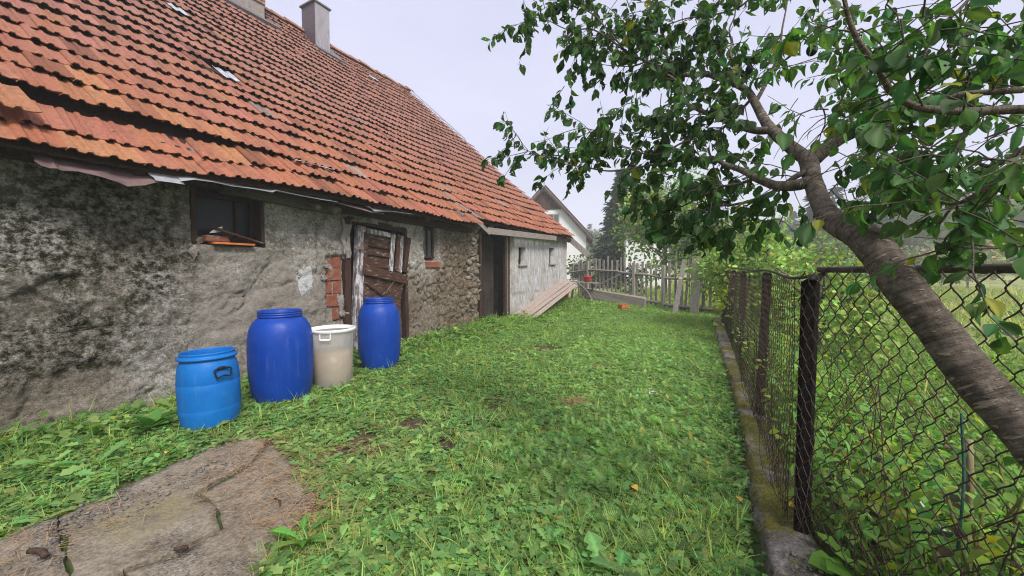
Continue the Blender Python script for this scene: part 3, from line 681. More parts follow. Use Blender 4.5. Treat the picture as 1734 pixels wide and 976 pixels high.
p = on_ground(1108, 685); S = Scatter(); plants(S, T_ROUND, np.array([[0, 0, .13]]) + rng.normal(0, .03, (9, 3)) * (1, 1, .4), 6, 0, (.1, .4), (.01, .016), (.8, .8, .76), 0, .006, .05)
fl = S.build('yarrow_flower', MAT['leaf']); fl.location = p; [MB().tube([(q, -q * .5, -.12), (q * .6, 0, .12)], .0015, 5).build('stem', MAT['stem'], fl) for q in (-.02, .0, .02)]
tag(fl, 'white yarrow flower heads standing in the lawn near the kerb', kind='stuff')
# ------------------------------------------------------------------ the old house
house = thing('old_house', 'long low farmhouse with red tiled roof and crumbling plaster walls', 'house', (-8, 6, 0))
HOFF = np.array([-8, 6, 0.0])
def hpart(o):
    """keep world coordinates under the house's base point"""
    o.parent = house; o.location = Vector(o.location) - Vector(HOFF); return o
TH = math.atan(.875); CT, ST = math.cos(TH), math.sin(TH)
EX, RIDGE_S = .398, 10.43
def roof_off(u, s):
    u, s = np.asarray(u, float), np.asarray(s, float)
    o = .09 * (fbm(u * .45, s * .45, 0, 101, 3) - .5) + .035 * (fbm(u * 1.5, s * 1.2, 0, 103, 2) - .5)
    o = o + (.05 * np.exp(-((u - 3.5) / 1.6) ** 2) - .04 * np.exp(-((u - 6.2) / .8) ** 2) + .05 * sstep(10, 13, u)) * np.exp(-np.maximum(s, 0) / 1.6)
    return o - .10 * np.exp(-((u - 7.5) / 2.5) ** 2) * np.exp(-((s - 5) / 3) ** 2)
def roof_pt(u, s, n=0.0):
    u, s = np.asarray(u, float), np.asarray(s, float); o = roof_off(u, s) + n
    return np.stack([-4.6 - s * CT + o * ST, u + 0 * s, 2.3 + s * ST + o * CT], -1)
us, ss = np.arange(-2.0, 13.06, .25), np.concatenate([[.06], np.arange(.3, RIDGE_S, .35), [RIDGE_S]])
U, Sg = np.meshgrid(us, ss); D = roof_pt(U, np.where(U > 6.95, np.maximum(Sg, .24), Sg), -.028); a, b = D.shape[:2]
D2 = D - .025 * np.array([ST, 0, CT])
idx = np.arange(a * b).reshape(a, b); q = np.stack([idx[:-1, :-1], idx[:-1, 1:], idx[1:, 1:], idx[1:, :-1]], -1).reshape(-1, 4)
rim = np.concatenate([idx[0, :], idx[1:, -1], idx[-1, -2::-1], idx[-2:0:-1, 0]]); nr = np.roll(rim, -1)
roof = hpart(link('roof', np_mesh('roof', np.concatenate([D.reshape(-1, 3), D2.reshape(-1, 3)]), np.concatenate([q, q[:, ::-1] + a * b, np.stack([rim, rim + a * b, nr + a * b, nr], 1)]), MAT['dark_wood'])))
def rpart(o): o.parent = roof; return o            # the roof mesh already carries the house offset

# interlocking clay tiles
def tile_mesh(seed, L=.455, W=.238):
    r = np.random.default_rng(seed)
    xs = np.array([-.012, .0, .014, .040, .058, .098, .112, .136, .150, .190, .215, W]); zs = np.array([.004, .020, .031, .031, .010, .004, .023, .023, .006, .003, .009, .014])
    ys = [0, .03, L]; V = []
    for j, y in enumerate(ys):
        for x, z in zip(xs, zs): V.append((x + r.normal(0, .0012), y + (r.normal(0, .003) if j == 0 else 0), z + (-.007 if j == 0 else 0) + r.normal(0, .0012)))
    n = len(xs)
    for x, z in zip(xs, zs): V.append((x, .004, z - .017))
    F = [(j*n+i, j*n+i+1, (j+1)*n+i+1, (j+1)*n+i) for j in range(2) for i in range(n-1)] + [(3*n+i, 3*n+i+1, i+1, i) for i in range(n-1)]
    V += [(xs[0], L, zs[0] - .02), (xs[-1], L, zs[-1] - .02)]; k = 4 * n
    F += [(3*n, 0, 2*n, k), (n-1, 4*n-1, k+1, 3*n-1)]
    V = np.array(V); return V - np.array([W / 2, 0, 0]), F
TILES = [tile_mesh(i) for i in range(5)]
tile_me = [np_mesh('roof_tile', V, F, MAT['tile']) for V, F in TILES]
rows = int(RIDGE_S / EX) + 1
TL = []
for r_ in range(rows):
    u = -2.0 + .06 * (r_ % 3) + rng.uniform(-.02, .02)
    while u < 12.98:
        s = r_ * EX; far_end = u > 6.93
        if far_end: s += [.20, .13, .07][r_] if r_ < 3 else 0
        lift = .012 + rng.normal(0, .004); drop = 0.0
        if u < 3.2:                                   # the disturbed left eave
            k = sstep(3.2, 1.6, u)
            if r_ == 0: lift += -.01 * k; drop = .05 * k
            if r_ == 1: lift += -.035 * k; s -= .07 * k
            if r_ in (2, 3, 4, 5, 6): lift += [.055, .044, .032, .020, .008][r_ - 2] * k
        hi = .018 if r_ > 4 else .03
        TL.append((u, s, lift + rng.normal(0, .0025 if r_ > 5 else .006), rng.normal(0, hi * .5), rng.normal(0, .012), drop, r_))
        u += .238 * (1 + rng.normal(0, .012))
SKY = [at for at in ()]
GLASS = [(3.37, 5.77), (3.26, 3.24), (9.98, 9.02), (3.40, .71)]             # metal or glass tiles (u, s)
mats, cols, keepT = [], [], []
TILT = math.asin(.062 / .45)
for (u, s, lift, yaw_, roll_, drop, r_) in TL:
    if any(abs(u - a_) < (.14 if i < 3 else .3) and abs(s + .2 - b_) < .2 for i, (a_, b_) in enumerate(GLASS[:3])): continue
    if (5.15 < u < 6.45 and 8.85 < s + .2 < 10.3) or (7.95 < u < 8.62 and 9.15 < s + .2 < 10.4): continue       # chimneys
    p = roof_pt(u, s, lift); ya = np.array([-CT, 0, ST]); na = np.array([ST, 0, CT]); xa = np.array([0, 1.0, 0])
    p1 = roof_pt(u, s + .4, lift) - p; p1 /= np.linalg.norm(p1); p2 = roof_pt(u + .24, s, lift) - p; p2 /= np.linalg.norm(p2)
    na = np.cross(p2, p1); na /= np.linalg.norm(na); ya = p1
    ang = TILT + drop * 1.2; y2 = ya * math.cos(ang) - na * math.sin(ang); n2 = na * math.cos(ang) + ya * math.sin(ang)
    y3 = y2 * math.cos(yaw_) + np.cross(n2, y2) * math.sin(yaw_); x3 = np.cross(y3, n2)
    x4 = x3 * math.cos(roll_) + n2 * math.sin(roll_); n4 = np.cross(x4, y3)
    M4 = np.eye(4); M4[:3, 0], M4[:3, 1], M4[:3, 2], M4[:3, 3] = x4, y3, n4, p + n4 * .058
    mats.append(M4)
    g = sstep(0, 5, s) * .75; base = np.array([.345, .128, .072]) * (1 - g) + np.array([.275, .130, .098]) * g
    base = base * (1 + rng.normal(0, .07)) * np.array([.94, 1.03 + rng.normal(0, .035), 1.08 + rng.normal(0, .06)])
    if rng.uniform() < .05: base = base * .68
    if rng.uniform() < .012: base = np.array([.27, .20, .165]) * rng.uniform(.7, 1.1)
    if u < 2.5 and r_ < 4 and rng.uniform() < .15: base = np.array([.37, .17, .085])
    cols.append(base.clip(.02, .8)); keepT.append((u, s, r_))
mats = np.array(mats); cols = np.array(cols)
cen = mats[:, :3, 3]; dd = (cen - EYE) @ FW; pu = 867 + FOCAL * ((cen - EYE) @ RT) / dd; pv = 488 - FOCAL * ((cen - EYE) @ UPV) / dd
area = np.where((dd > .3) & (pu > -40) & (pu < 1000) & (pv > -40) & (pv < 460), 1 / dd ** 2, 0)
order = np.argsort(-area); single = set(order[:300].tolist())
for i in order[:300]:
    o = link('roof_tile', tile_me[i % 5]); rpart(o); o.matrix_local = Matrix(mats[i].tolist()); o.color = (*cols[i], 1)
V, F, C, nV = [], [], [], 0
for i in range(len(mats)):
    if i in single: continue
    tv, tf = TILES[i % 5]; V.append(tv @ mats[i][:3, :3].T + mats[i][:3, 3]); F += [tuple(k + nV for k in f) for f in tf]; C.append(np.repeat(cols[i][None], len(tv), 0)); nV += len(tv)
o = rpart(link('roof_tile_rows', np_mesh('roof_tile_rows', np.concatenate(V), F, MAT['tile_mass'], col=np.concatenate(C)))); o['kind'] = 'stuff'
# ridge tiles
for k in range(37):
    u = -1.9 + k * .405; p = roof_pt(u, RIDGE_S, .03); V = []; n = 7
    for j, (y, r) in enumerate(((0, .14), (.43, .12))):
        for t in range(n): th = math.pi * t / (n - 1); V.append((-r * math.cos(th) * 1.1, y, r * math.sin(th)))
    F = [(t, t+1, n+t+1, n+t) for t in range(n-1)] + [tuple(range(n))]
    if k == 0: rm = np_mesh('ridge_tile', np.array(V), F, MAT['tile'])
    o = rpart(link('ridge_tile', rm)); o.location = Vector((*p[:2], p[2] + rng.normal(0, .015))); o.rotation_euler = (rng.normal(0, .03), 0, rng.normal(0, .03)); c = np.array([.33, .17, .115]) * (1 + rng.normal(0, .12)); o.color = (*c, 1)
# odd metal and glass tiles
for i, (u, s) in enumerate(GLASS):
    w_, h_ = ((.27, .42), (.27, .42), (.3, .42), (.55, .12))[i]; V = []
    for a_ in np.linspace(-.5, .5, 7):
        for b_ in np.linspace(-.5, .5, 5): V.append(roof_pt(u + a_ * w_, s + b_ * h_, .075 + (.012 * math.sin(a_ * 25) if i < 3 else .02) + rng.normal(0, .004) - b_ * .05))
    F = [(a_*5+b_, (a_+1)*5+b_, (a_+1)*5+b_+1, a_*5+b_+1) for a_ in range(6) for b_ in range(4)]
    o = rpart(link('metal_patch', np_mesh('metal_patch', np.array(V), F, MAT['sheet_zinc'], True))); md = o.modifiers.new('t', 'SOLIDIFY'); md.thickness = .006
# thick loose tile lying at the far left of the eave
for pp, rot, cc in [((10, 178), .1, (.33, .15, .08))]:
    d_ = ray(*pp); k = (2.3 + .875 * -4.6 - H + .10) / (d_[2] + .875 * d_[0]); p = EYE + d_ * k
    o = rpart(link('roof_tile', tile_me[1])); o.matrix_local = Matrix.Translation(p + np.array([.06, 0, .05])) @ Matrix(np.array([[0, -CT, ST], [1, 0, 0], [0, ST, CT]]).tolist()).to_4x4() @ Matrix.Rotation(rot, 4, 'Z') @ Matrix.Rotation(-.12, 4, 'X') @ Matrix.Translation((0, -.2, 0)); o.color = (*cc, 1); o['label'] = 'loose orange tile lying at the left end of the eave'
# far slope, gables
V = [roof_pt(-2, RIDGE_S, -.02), roof_pt(13.05, RIDGE_S, -.02), (-20.6, 13.05, 2.3), (-20.6, -2, 2.3)]
V = np.array(V + [v - np.array([0, 0, .06]) for v in V]); o = rpart(link('far_slope', np_mesh('far_slope', V, [(0, 1, 2, 3), (7, 6, 5, 4), (0, 4, 5, 1), (1, 5, 6, 2), (2, 6, 7, 3), (3, 7, 4, 0)], MAT['clay'])))
for y0, y1 in ((-1.85, -1.55), (12.7, 12.95)):
    P = [(-5.1, -.2), (-5.1, 2.55), (-12.5, 9.0), (-20, 2.5), (-20, -.2)]
    V = [(x, y, z) for y in (y0, y1) for x, z in P]; F = [(0, 1, 2, 3, 4), (9, 8, 7, 6, 5)] + [(i, i+5, (i+1) % 5+5, (i+1) % 5) for i in range(5)]
    hpart(link('gable_wall', np_mesh('gable_wall', np.array(V), F, MAT['whitewash'], col=np.tile([[.1, .8, .2]], (10, 1)))))
hpart(MB().box((-20, 5.5, 1.2), (.3, 14.3, 2.7)).build('back_wall', MAT['mortar']))
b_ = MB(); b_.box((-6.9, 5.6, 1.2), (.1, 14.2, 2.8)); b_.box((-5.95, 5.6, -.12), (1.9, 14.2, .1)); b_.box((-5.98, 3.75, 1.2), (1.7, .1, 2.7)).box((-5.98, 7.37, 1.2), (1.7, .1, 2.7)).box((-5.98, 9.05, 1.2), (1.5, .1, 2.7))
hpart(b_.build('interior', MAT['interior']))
# verge board, metal verge strip, fascia under the far eave
V = [tuple(roof_pt(13.1, s, -.16)) for s in (-.55, 10.3)]; hpart(MB().bar(V[0], V[1], .20, .035, (ST, 0, CT), .003).build('barge_board', MAT['grey_wood']))
hpart(MB().bar(roof_pt(13.08, 6.6, .08), roof_pt(13.08, 10.45, .10), .09, .01, (0, 1, 0), .002).build('verge_strip', MAT['lead']))
hpart(MB().bar((-4.735, 7.35, 2.255), (-4.74, 11.35, 2.355), .145, .028, (0, 0, 1), .004, .002).build('fascia_board', MAT['grey_wood_x']))
hpart(MB().bar((-4.78, 7.02, 2.42), (-4.72, 7.42, 2.20), .09, .025, (0, 0, 1), .004, .002).build('fascia_board', MAT['grey_wood_x']))
hpart(MB().bar((-4.80, 11.38, 2.35), (-4.82, 12.9, 2.40), .11, .025, (0, 0, 1), .004, .002).build('fascia_board', MAT['dark_wood']))
for y in (7.6, 8.9, 10.2, 11.5, 12.6): hpart(MB().bar((-4.78, y, 2.32), (-5.6, y, 3.03), .10, .08, (0, 1, 0), .005).build('rafter', MAT['dark_wood']))
for y in (-.5, .5, 1.45, 2.3, 3.15, 4.3, 5.3, 6.4): hpart(MB().bar((-4.70, y, 2.28), (-5.6, y, 3.06), .10, .09, (0, 1, 0), .005).build('rafter', MAT['dark_wood']))

# ---- walls: uneven plaster sheets with real openings
OPEN = [(1.93, 2.67, 1.665, 2.30), (3.80, 5.08, -.2, 2.12), (5.53, 5.93, 1.55, 2.24)]
def snap(lines, vals):
    lines = lines.copy()
    for v in vals: lines[np.argmin(abs(lines - v))] = v
    return lines
def wall_sheet(name, Y0, Y1, step, zst, opens, dispf, maskf, mat, paintF=lambda y, z: np.zeros(y.shape + (3,)), X0=WALL_X, back=.36, label=None):
    yl = snap(np.arange(Y0, Y1 + 1e-6, step), [v for o in opens for v in o[:2]]); zl = snap(np.arange(-.25, 2.68, zst), [v for o in opens for v in o[2:]])
    Yg, Zg = np.meshgrid(yl, zl); X = X0 + dispf(Yg, Zg); nz, ny_ = Yg.shape
    V = np.stack([X, Yg, Zg], 2).reshape(-1, 3); idx = np.arange(nz * ny_).reshape(nz, ny_)
    yc, zc = (Yg[:-1, :-1] + Yg[1:, 1:]) / 2, (Zg[:-1, :-1] + Zg[1:, 1:]) / 2; solid = np.ones(yc.shape, bool)
    for o in opens: solid &= ~((yc > o[0]) & (yc < o[1]) & (zc > o[2]) & (zc < o[3]))
    F = [np.stack([idx[:-1, :-1], idx[:-1, 1:], idx[1:, 1:], idx[1:, :-1]], -1)[solid]]
    bk = V.copy(); bk[:, 0] = X0 - back; n = len(V); pad = np.pad(solid, 1)
    for dz, dy, e in ((0, 1, (1, 3)), (0, -1, (0, 2)), (1, 0, (2, 3)), (-1, 0, (0, 1))):           # reveals along every open edge
        nb = pad[1+dz:1+dz+solid.shape[0], 1+dy:1+dy+solid.shape[1]]; c = np.stack([idx[:-1, :-1], idx[:-1, 1:], idx[1:, :-1], idx[1:, 1:]], -1)[solid & ~nb]
        a_, b_ = c[:, e[0]], c[:, e[1]]; F.append(np.stack([a_, b_, b_ + n, a_ + n], 1))
    mk = maskf(Yg, Zg).reshape(-1, 3); o = link(name, np_mesh(name, np.concatenate([V, bk]), np.concatenate(F).astype(np.int32), mat, True, col={'Col': np.concatenate([mk, mk]), 'Paint': np.tile(paintF(Yg, Zg).reshape(-1, 3), (2, 1))}))
    if label: o['label'] = label
    return hpart(o)
def crackline(y, z, y0, wob, seed): return y - (y0 + wob * (fbm(z * 3, 0, 0, seed, 4) - .5))
def dispA(y, z):
    d = .085 * (fbm(y * 1.4, z * 1.4, 0, 201, 3) - .5) + .06 * (fbm(y * 6, z * 7, 0, 203, 4) - .5) + .035 * (fbm(y * 26, z * 30, 0, 205, 3) - .5)
    flake = sstep(.50, .54, fbm(y * 1.9, z * 2.6, 0, 207, 4)); d = d - .032 * flake * sstep(2.0, 1.8, y)          # plaster skin fallen off at the left
    ly = fbm(y * 2.2, z * 9, 0, 209, 4); low = sstep(.72, .62, z + .22 * (fbm(y * 2, 0, 0, 211, 3) - .5)) * sstep(2.2, 2.0, y) * sstep(.9, 1.1, y)
    d = d + low * (-.03 + .045 * np.floor(ly * 7) / 7)
    e = crackline(y, z, 1.95, .10, 213); patch = sstep(-.008, .008, e) * sstep(1.66, 1.64, z) * sstep(3.75, 3.6, y); d = d + .026 * patch
    ck = abs(crackline(y, z, 3.36, .10, 215)); d = d - .05 * np.exp(-(ck / .012) ** 2) * (z > 1.35)
    ck = abs((z - (1.05 + .18 * (y - 2))) - .12 * (fbm(y * 4, 3, 0, 217, 4) - .5)); d = d - .025 * np.exp(-(ck / .010) ** 2) * (y > 2) * (y < 3.5)
    for q_, (ya, za, yb, zb_, wd_) in enumerate([(.2, .95, 1.9, .80, .014), (.9, 1.75, 1.25, .35, .012), (2.9, 1.62, 3.45, .75, .010), (2.2, .75, 2.75, 1.5, .009), (.1, 1.35, .95, 1.5, .012)]):
        t_ = np.clip(((y - ya) * (yb - ya) + (z - za) * (zb_ - za)) / ((yb - ya) ** 2 + (zb_ - za) ** 2), 0, 1); dist = np.hypot(y - ya - t_ * (yb - ya), z - za - t_ * (zb_ - za)) + .13 * (fbm(y * 5, z * 5, q_, 251, 4) - .5) * (np.abs(t_ - .5) < .5)
        d = d - .045 * np.exp(-(dist / wd_) ** 2) - .012 * sstep(.0, .02, dist) * sstep(.16, .05, dist)
    br = sstep(3.47, 3.50, y + .05 * (fbm(z * 8, 1, 0, 219, 3) - .5)) * sstep(1.60, 1.57, z) * sstep(.50, .62, z); d = d - .05 * br * (y < 3.81)
    c1, c2, ci = cells(y * 6 + .5 * fbm(y * 4, z * 4, 0, 220, 2), z * 7, 221); stone = sstep(.02, .16, c2 - c1) * (.35 + .65 * ci)
    rub = sstep(5.9, 6.3, y + .5 * (fbm(z * 2, y * 2, 0, 223, 3) - .5)); rub = np.maximum(rub, sstep(.5, .56, fbm(y * 2.3, z * 2.3, 0, 225, 3)) * (y > 5.05) * (z < 1.5))
    return d + rub * (.065 * stone - .04)
def maskA(y, z):
    n = fbm(y * 1.2, z * 1.2, 0, 231, 4); n2 = fbm(y * 2.5, z * 2.5, 0, 233, 3)
    moss = sstep(2.15, 1.5, y + .5 * (n2 - .5)) * sstep(.25, .55, z + .4 * (n - .5)) * (.55 + .6 * sstep(.38, .6, n)); moss_eave_shade = np.exp(-((y - 1.35) / .38) ** 2) * sstep(1.2, 1.7, z)  # upper band mixes moss with the eave's shade, painted in
    moss = np.clip(moss * 1.3 + .8 * moss_eave_shade, 0, 1.0) + .22 * sstep(2.0, 2.4, y) * sstep(.52, .66, n)
    pale = .32 * sstep(.45, .62, n2) + .75 * np.exp(-((y - .75) / .35) ** 2) * sstep(1.1, 1.6, z) + 1.0 * sstep(2.45, 2.75, y) * sstep(1.0, 1.5, z + .3 * (n - .5)) * (y < 3.8) + .45 * (y > 1.95) * (y < 3.8)
    pale = pale + .8 * (y > 5.0) * (y < 6.0) * sstep(1.1, 1.6, z) + .35 * (y < 1.9) * sstep(.5, .6, n2) + .55 * np.exp(-((y - 1.55) / .25) ** 2) * sstep(.75, .5, z)
    earth = sstep(5.75, 6.2, y) * .95 + .7 * (y > 5.0) * (y < 6.0) * sstep(1.45, 1.2, z) + .55 * sstep(.62, .35, z + .3 * (n - .5)) * sstep(1.5, 1.1, y)
    return np.stack([moss.clip(0, 1), pale.clip(0, 1), earth.clip(0, 1)], -1)
wallA = wall_sheet('wall', -1.8, 7.34, .022, .022, OPEN, dispA, maskA, MAT['wall'], paintF=lambda y, z: np.stack([.62 * np.exp(-((y - 3.17) / .13) ** 4 - ((z - 1.24) / .22) ** 4), sstep(-.01, .02, crackline(y, z, 1.95, .10, 213)) * sstep(1.68, 1.62, z) * sstep(3.7, 3.4, y) * (.35 + .65 * sstep(.40, .55, fbm(y * 2.2, z * 2.2, 0, 235, 4))), y * 0], -1), label='grey crumbling plaster wall with dark moss stains')
OPENB = [(9.32, 9.74, 1.50, 1.99), (11.40, 11.86, 1.56, 2.07)]
def dispB(y, z): return .05 * (fbm(y * 1.2, z * 1.2, 0, 241, 3) - .5) + .02 * (fbm(y * 7, z * 7, 0, 243, 4) - .5) - .03 * sstep(.56, .6, fbm(y * 1.6, z * 1.6, 0, 245, 3)) * (z < .7)
def maskB(y, z):
    n = fbm(y * 1.5, z * .9, 0, 247, 4)
    return np.stack([.12 + .25 * sstep(.5, .7, n), np.clip(.95 - .5 * sstep(.52, .7, fbm(y * 2.2, z * 1.1, 0, 249, 3)), 0, 1), .5 * sstep(.55, .1, z) + .2 * (y > 12.5)], -1)
wallB = wall_sheet('wall', 9.02, 12.98, .05, .05, OPENB, dispB, maskB, MAT['whitewash'], label='whitewashed stained wall at the far end')

# window openings
def window(Y0, Y1, Z0, Z1, X, mat, gmat, bars=(), fw=.05, label=None):
    f = MB(); t = .05
    f.box((X, Y0 + fw/2, (Z0+Z1)/2), (t, fw, Z1-Z0), None, .006).box((X, Y1 - fw/2, (Z0+Z1)/2), (t, fw, Z1-Z0), None, .006)
    f.box((X+.002, (Y0+Y1)/2, Z0 + fw/2), (t, Y1-Y0-2*fw-.002, fw), None, .006).box((X+.002, (Y0+Y1)/2, Z1 - fw/2), (t, Y1-Y0-2*fw-.002, fw), None, .006)
    for y in bars: f.box((X+.003, y, (Z0+Z1)/2), (t*.8, .035, Z1-Z0-2*fw-.004), None, .005)
    o = hpart(f.build('window', mat)); g = MB().box((X-.012, (Y0+Y1)/2, (Z0+Z1)/2), (.006, Y1-Y0-2*fw, Z1-Z0-2*fw)).build('pane', gmat); g.parent = o
    if label: o['label'] = label
    return o
window(1.95, 2.65, 1.70, 2.26, -5.17, MAT['dark_wood'], MAT['glass'], (2.44,), .06)  # unglazed opening: added dark pane stands for the shade inside
hpart(MB().box((-5.09, 2.645, 1.98), (.22, .04, .60), None, .006, .003).build('window_jamb', MAT['dark_wood'])); hpart(MB().box((-5.09, 1.955, 1.98), (.22, .04, .60), None, .006, .003).build('window_jamb', MAT['dark_wood']))
window(5.55, 5.91, 1.60, 2.20, -5.10, MAT['dark_wood'], MAT['glass_grn'], (5.73,), .05, 'narrow window with dusty green glass')
window(9.33, 9.73, 1.51, 1.98, -5.18, MAT['dark_wood'], MAT['glass'], (), .04); window(11.41, 11.85, 1.57, 2.06, -5.18, MAT['dark_wood'], MAT['glass'], (), .04)
for y0, y1, z in ((9.28, 9.78, 1.48), (11.36, 11.9, 1.54)): hpart(MB().box((-4.99, (y0+y1)/2, z), (.1, y1-y0, .045), None, .008, .003).build('window_sill', MAT['whitewash'] if False else MAT['mortar']))
hpart(MB().box((-4.985, 5.735, 1.475), (.09, .40, .12), None, .01, .004).build('window_sill', MAT['brick']))
# things resting on the leftmost window sill
def lay(name, mb, mat, label, cat, p, rot, group=None):
    o = mb.build(name, mat); o.location = p; o.rotation_euler = rot; return tag(o, label, cat, group)
bk_ = lambda L=.24, W=.11, Hh=.065: MB().box((0, 0, 0), (W, L, Hh), None, .007, .003)
lay('clay_tile', MB().box((0, 0, 0), (.16, .42, .022), None, .005, .002), MAT['clay'], 'flat orange clay tile lying along the leftmost window sill', 'tile', (-4.99, 2.31, 1.684), (0, .05, .02))
lay('brick', bk_(), MAT['brick'], 'worn red brick at the left of the leftmost window sill', 'brick', (-5.03, 2.16, 1.731), (0, 0, .15))
lay('wooden_plank', MB().box((0, 0, 0), (.12, .52, .024), None, .004, .003), MAT['door_wood'], 'short brown board sloping across the bricks on the leftmost window sill', 'plank', (-4.99, 2.40, 1.775), (-.27, .1, 0))
lay('brick', bk_(.15), MAT['rubble'], 'grey stone chip under the sloping board on the leftmost window sill', 'stone', (-5.06, 2.0, 1.71), (.3, 0, .6))
lay('paper_scrap', MB().add([(0, 0, 0), (.02, .10, .02), (-.01, .14, .09), (.0, .10, .075), (-.015, .03, .03)], [(0, 1, 2, 3, 4)]), MAT['white_paint'], 'white pointed scrap standing on the board in the leftmost window', 'scrap', (-5.02, 2.10, 1.792), (0, 0, 0))

# exposed bricks beside the door
BR = [(945, 1040, 503, 578), (945, 1040, 583, 658), (930, 987, 664, 744), (992, 1040, 662, 745), (946, 1034, 752, 830), (988, 1034, 836, 905)]
for a0, a1, b0, b1 in BR:
    p0, p1 = at_x(a0 / 3.753 + 300, b0 / 3.753 + 300, -5.0), at_x(a1 / 3.753 + 300, b1 / 3.753 + 300, -5.0); pz0 = at_x(a0 / 3.753 + 300, b1 / 3.753 + 300, -5.0)
    h = p0[2] - pz0[2]; o = MB().box((0, 0, 0), (.10, p1[1] - p0[1], h), None, .008, .004).build('brick', MAT['brick']); o.location = (-5.06 + rng.uniform(0, .012), (p0[1] + p1[1]) / 2, (p0[2] + pz0[2]) / 2); o.rotation_euler = (rng.normal(0, .02), 0, 0); hpart(o)
def blob_patch(name, ctr, pts, th, mat, amp=.012, seed=1):
    """ragged thin skin lying on the wall"""
    P = []; n = len(pts)
    for i in range(n):
        a_, b_ = np.array(pts[i]), np.array(pts[(i+1) % n])
        for t in np.linspace(0, 1, 6, endpoint=False): q_ = a_ + (b_ - a_) * t; P.append(q_ + rng.normal(0, amp, 2))
    P = np.array([at_x(0, 0, -5)[1:] * 0 + q_ for q_ in P]); m = len(P); X = -5.0 + dispA(P[:, 0], P[:, 1]); cy = P.mean(0); xc = float(-5.0 + dispA(np.array(cy[0]), np.array(cy[1]))) + th
    V = [(x - .02, *p_) for x, p_ in zip(X, P)] + [(x + th, *p_) for x, p_ in zip(X, P)] + [(max(x, xc - .03) + th, *(cy + (p_ - cy) * .55)) for x, p_ in zip(X, P)] + [(xc, *cy)]
    F = [(i, (i+1) % m, m + (i+1) % m, m + i) for i in range(m)] + [(m+i, m + (i+1) % m, 2*m + (i+1) % m, 2*m + i) for i in range(m)] + [(2*m+i, 2*m + (i+1) % m, 3*m) for i in range(m)]
    return hpart(link(name, np_mesh(name, np.array(V), F, mat)))
wy = lambda *pp: [tuple(at_x(x, y, -5.0)[1:]) for x, y in pp]
blob_patch('plaster_patch', None, wy((578, 368), (592, 372), (591, 430), (583, 440), (577, 425)), .05, MAT['mortar'])['label'] = 'loose slab of plaster by the door post'
for pp in [((570, 497), (582, 500), (586, 520), (578, 530), (572, 515)), ((575, 520), (588, 528), (586, 538), (574, 535)), ((541, 462), (550, 468), (551, 476), (540, 474)), ((546, 440), (552, 446), (551, 455), (544, 452)), ((327, 440), (332, 425), (328, 415), (318, 425))]:
    blob_patch('plaster_patch', None, wy(*pp), .035, MAT['mortar'], .006)

# stones standing proud at the corner by the doorway
for i in range(34):
    y, z = rng.uniform(6.92, 7.38), .05 + i * .071 + rng.uniform(-.02, .02); me_V, me_F = ico(300 + i % 5, 2)
    if i < 5:
        if i == 0: ST_ = []
        ST_.append(np_mesh('corner_stone', me_V, me_F.astype(np.int32), MAT['rubble'], False))
    o = link('corner_stone', ST_[i % 5]); o.location = (-5.02 + rng.uniform(-.025, .02), y, z); o.scale = (.07, rng.uniform(.05, .11), rng.uniform(.035, .075)); o.rotation_euler = (rng.normal(0, .5), rng.normal(0, .3), rng.normal(0, .3)); hpart(o)

# first door: broken brown leaf hanging in a flaking frame
door = hpart(MB().bar((-4.97, 3.93, -.1), (-5.0, 4.10, 2.06), .13, .10, (0, 1, 0), .008, .004).build('door', MAT['pale_wood'])); door['label'] = 'broken brown plank door hanging crooked in a flaking frame'
def dpart(o): o.parent = door; return o
hpart(MB().bar((-5.02, 3.82, -.1), (-5.03, 3.86, 2.16), .10, .13, (0, 1, 0), .01, .005).build('door_post', MAT['dark_wood']))
hpart(MB().bar((-5.05, 5.09, -.1), (-5.05, 5.06, 2.12), .07, .12, (0, 1, 0), .01, .004).build('door_post', MAT['dark_wood'])); hpart(MB().bar((-5.08, 3.9, 2.16), (-5.08, 5.1, 2.08), .10, .12, (0, 0, 1), .01, .004).build('lintel', MAT['dark_wood']))
W5 = lambda x, y, X=-4.96: at_x(x, y, X)
Dz = lambda zx, zy: (zx / 3.4875 + 580, zy / 3.4857 + 360)          # a close look at the door, back to photograph pixels
def plank(z0, z1, w_, mat, t=.024, X=-4.96, side=(0, 0, 1)): dpart(MB().bar(W5(*Dz(*z0), X), W5(*Dz(*z1), X), w_, t, side, .004, .0025).build('plank', mat))
plank((143, 108), (282, 136), .075, MAT['pale_wood'], X=-4.945)
plank((140, 118), (130, 335), .075, MAT['door_wood'], X=-4.95, side=(0, 1, 0))
for z0, z1, w_ in [((140, 150), (278, 172), .13), ((138, 190), (276, 212), .14), ((136, 238), (274, 262), .14), ((134, 285), (272, 310), .14)]: plank(z0, z1, w_, MAT['door_wood'], X=-4.985)
for zz in (222, 272): plank((140, zz - 30), (276, zz - 6), .022, MAT['dark_wood'], X=-4.958)
plank((300, 128), (283, 348), .085, MAT['pale_wood'], X=-4.93, side=(0, 1, 0)); plank((334, 132), (318, 345), .075, MAT['door_wood'], X=-4.955, side=(0, 1, 0)); plank((352, 140), (338, 355), .07, MAT['pale_wood'], X=-4.968, side=(0, 1, 0)); plank((392, 150), (366, 352), .095, MAT['dark_wood'], X=-4.975, side=(0, 1, 0))
plank((124, 335), (378, 395), .15, MAT['door_wood'], .035, -4.925); 
for z0, z1, w_ in [((122, 385), (362, 418), .11), ((120, 425), (352, 455), .12), ((118, 468), (345, 492), .12), ((116, 510), (340, 532), .12), ((114, 556), (336, 575), .13), ((112, 610), (332, 625), .15), ((110, 670), (330, 680), .17)]: plank(z0, z1, w_, MAT['door_wood'], X=-4.975)
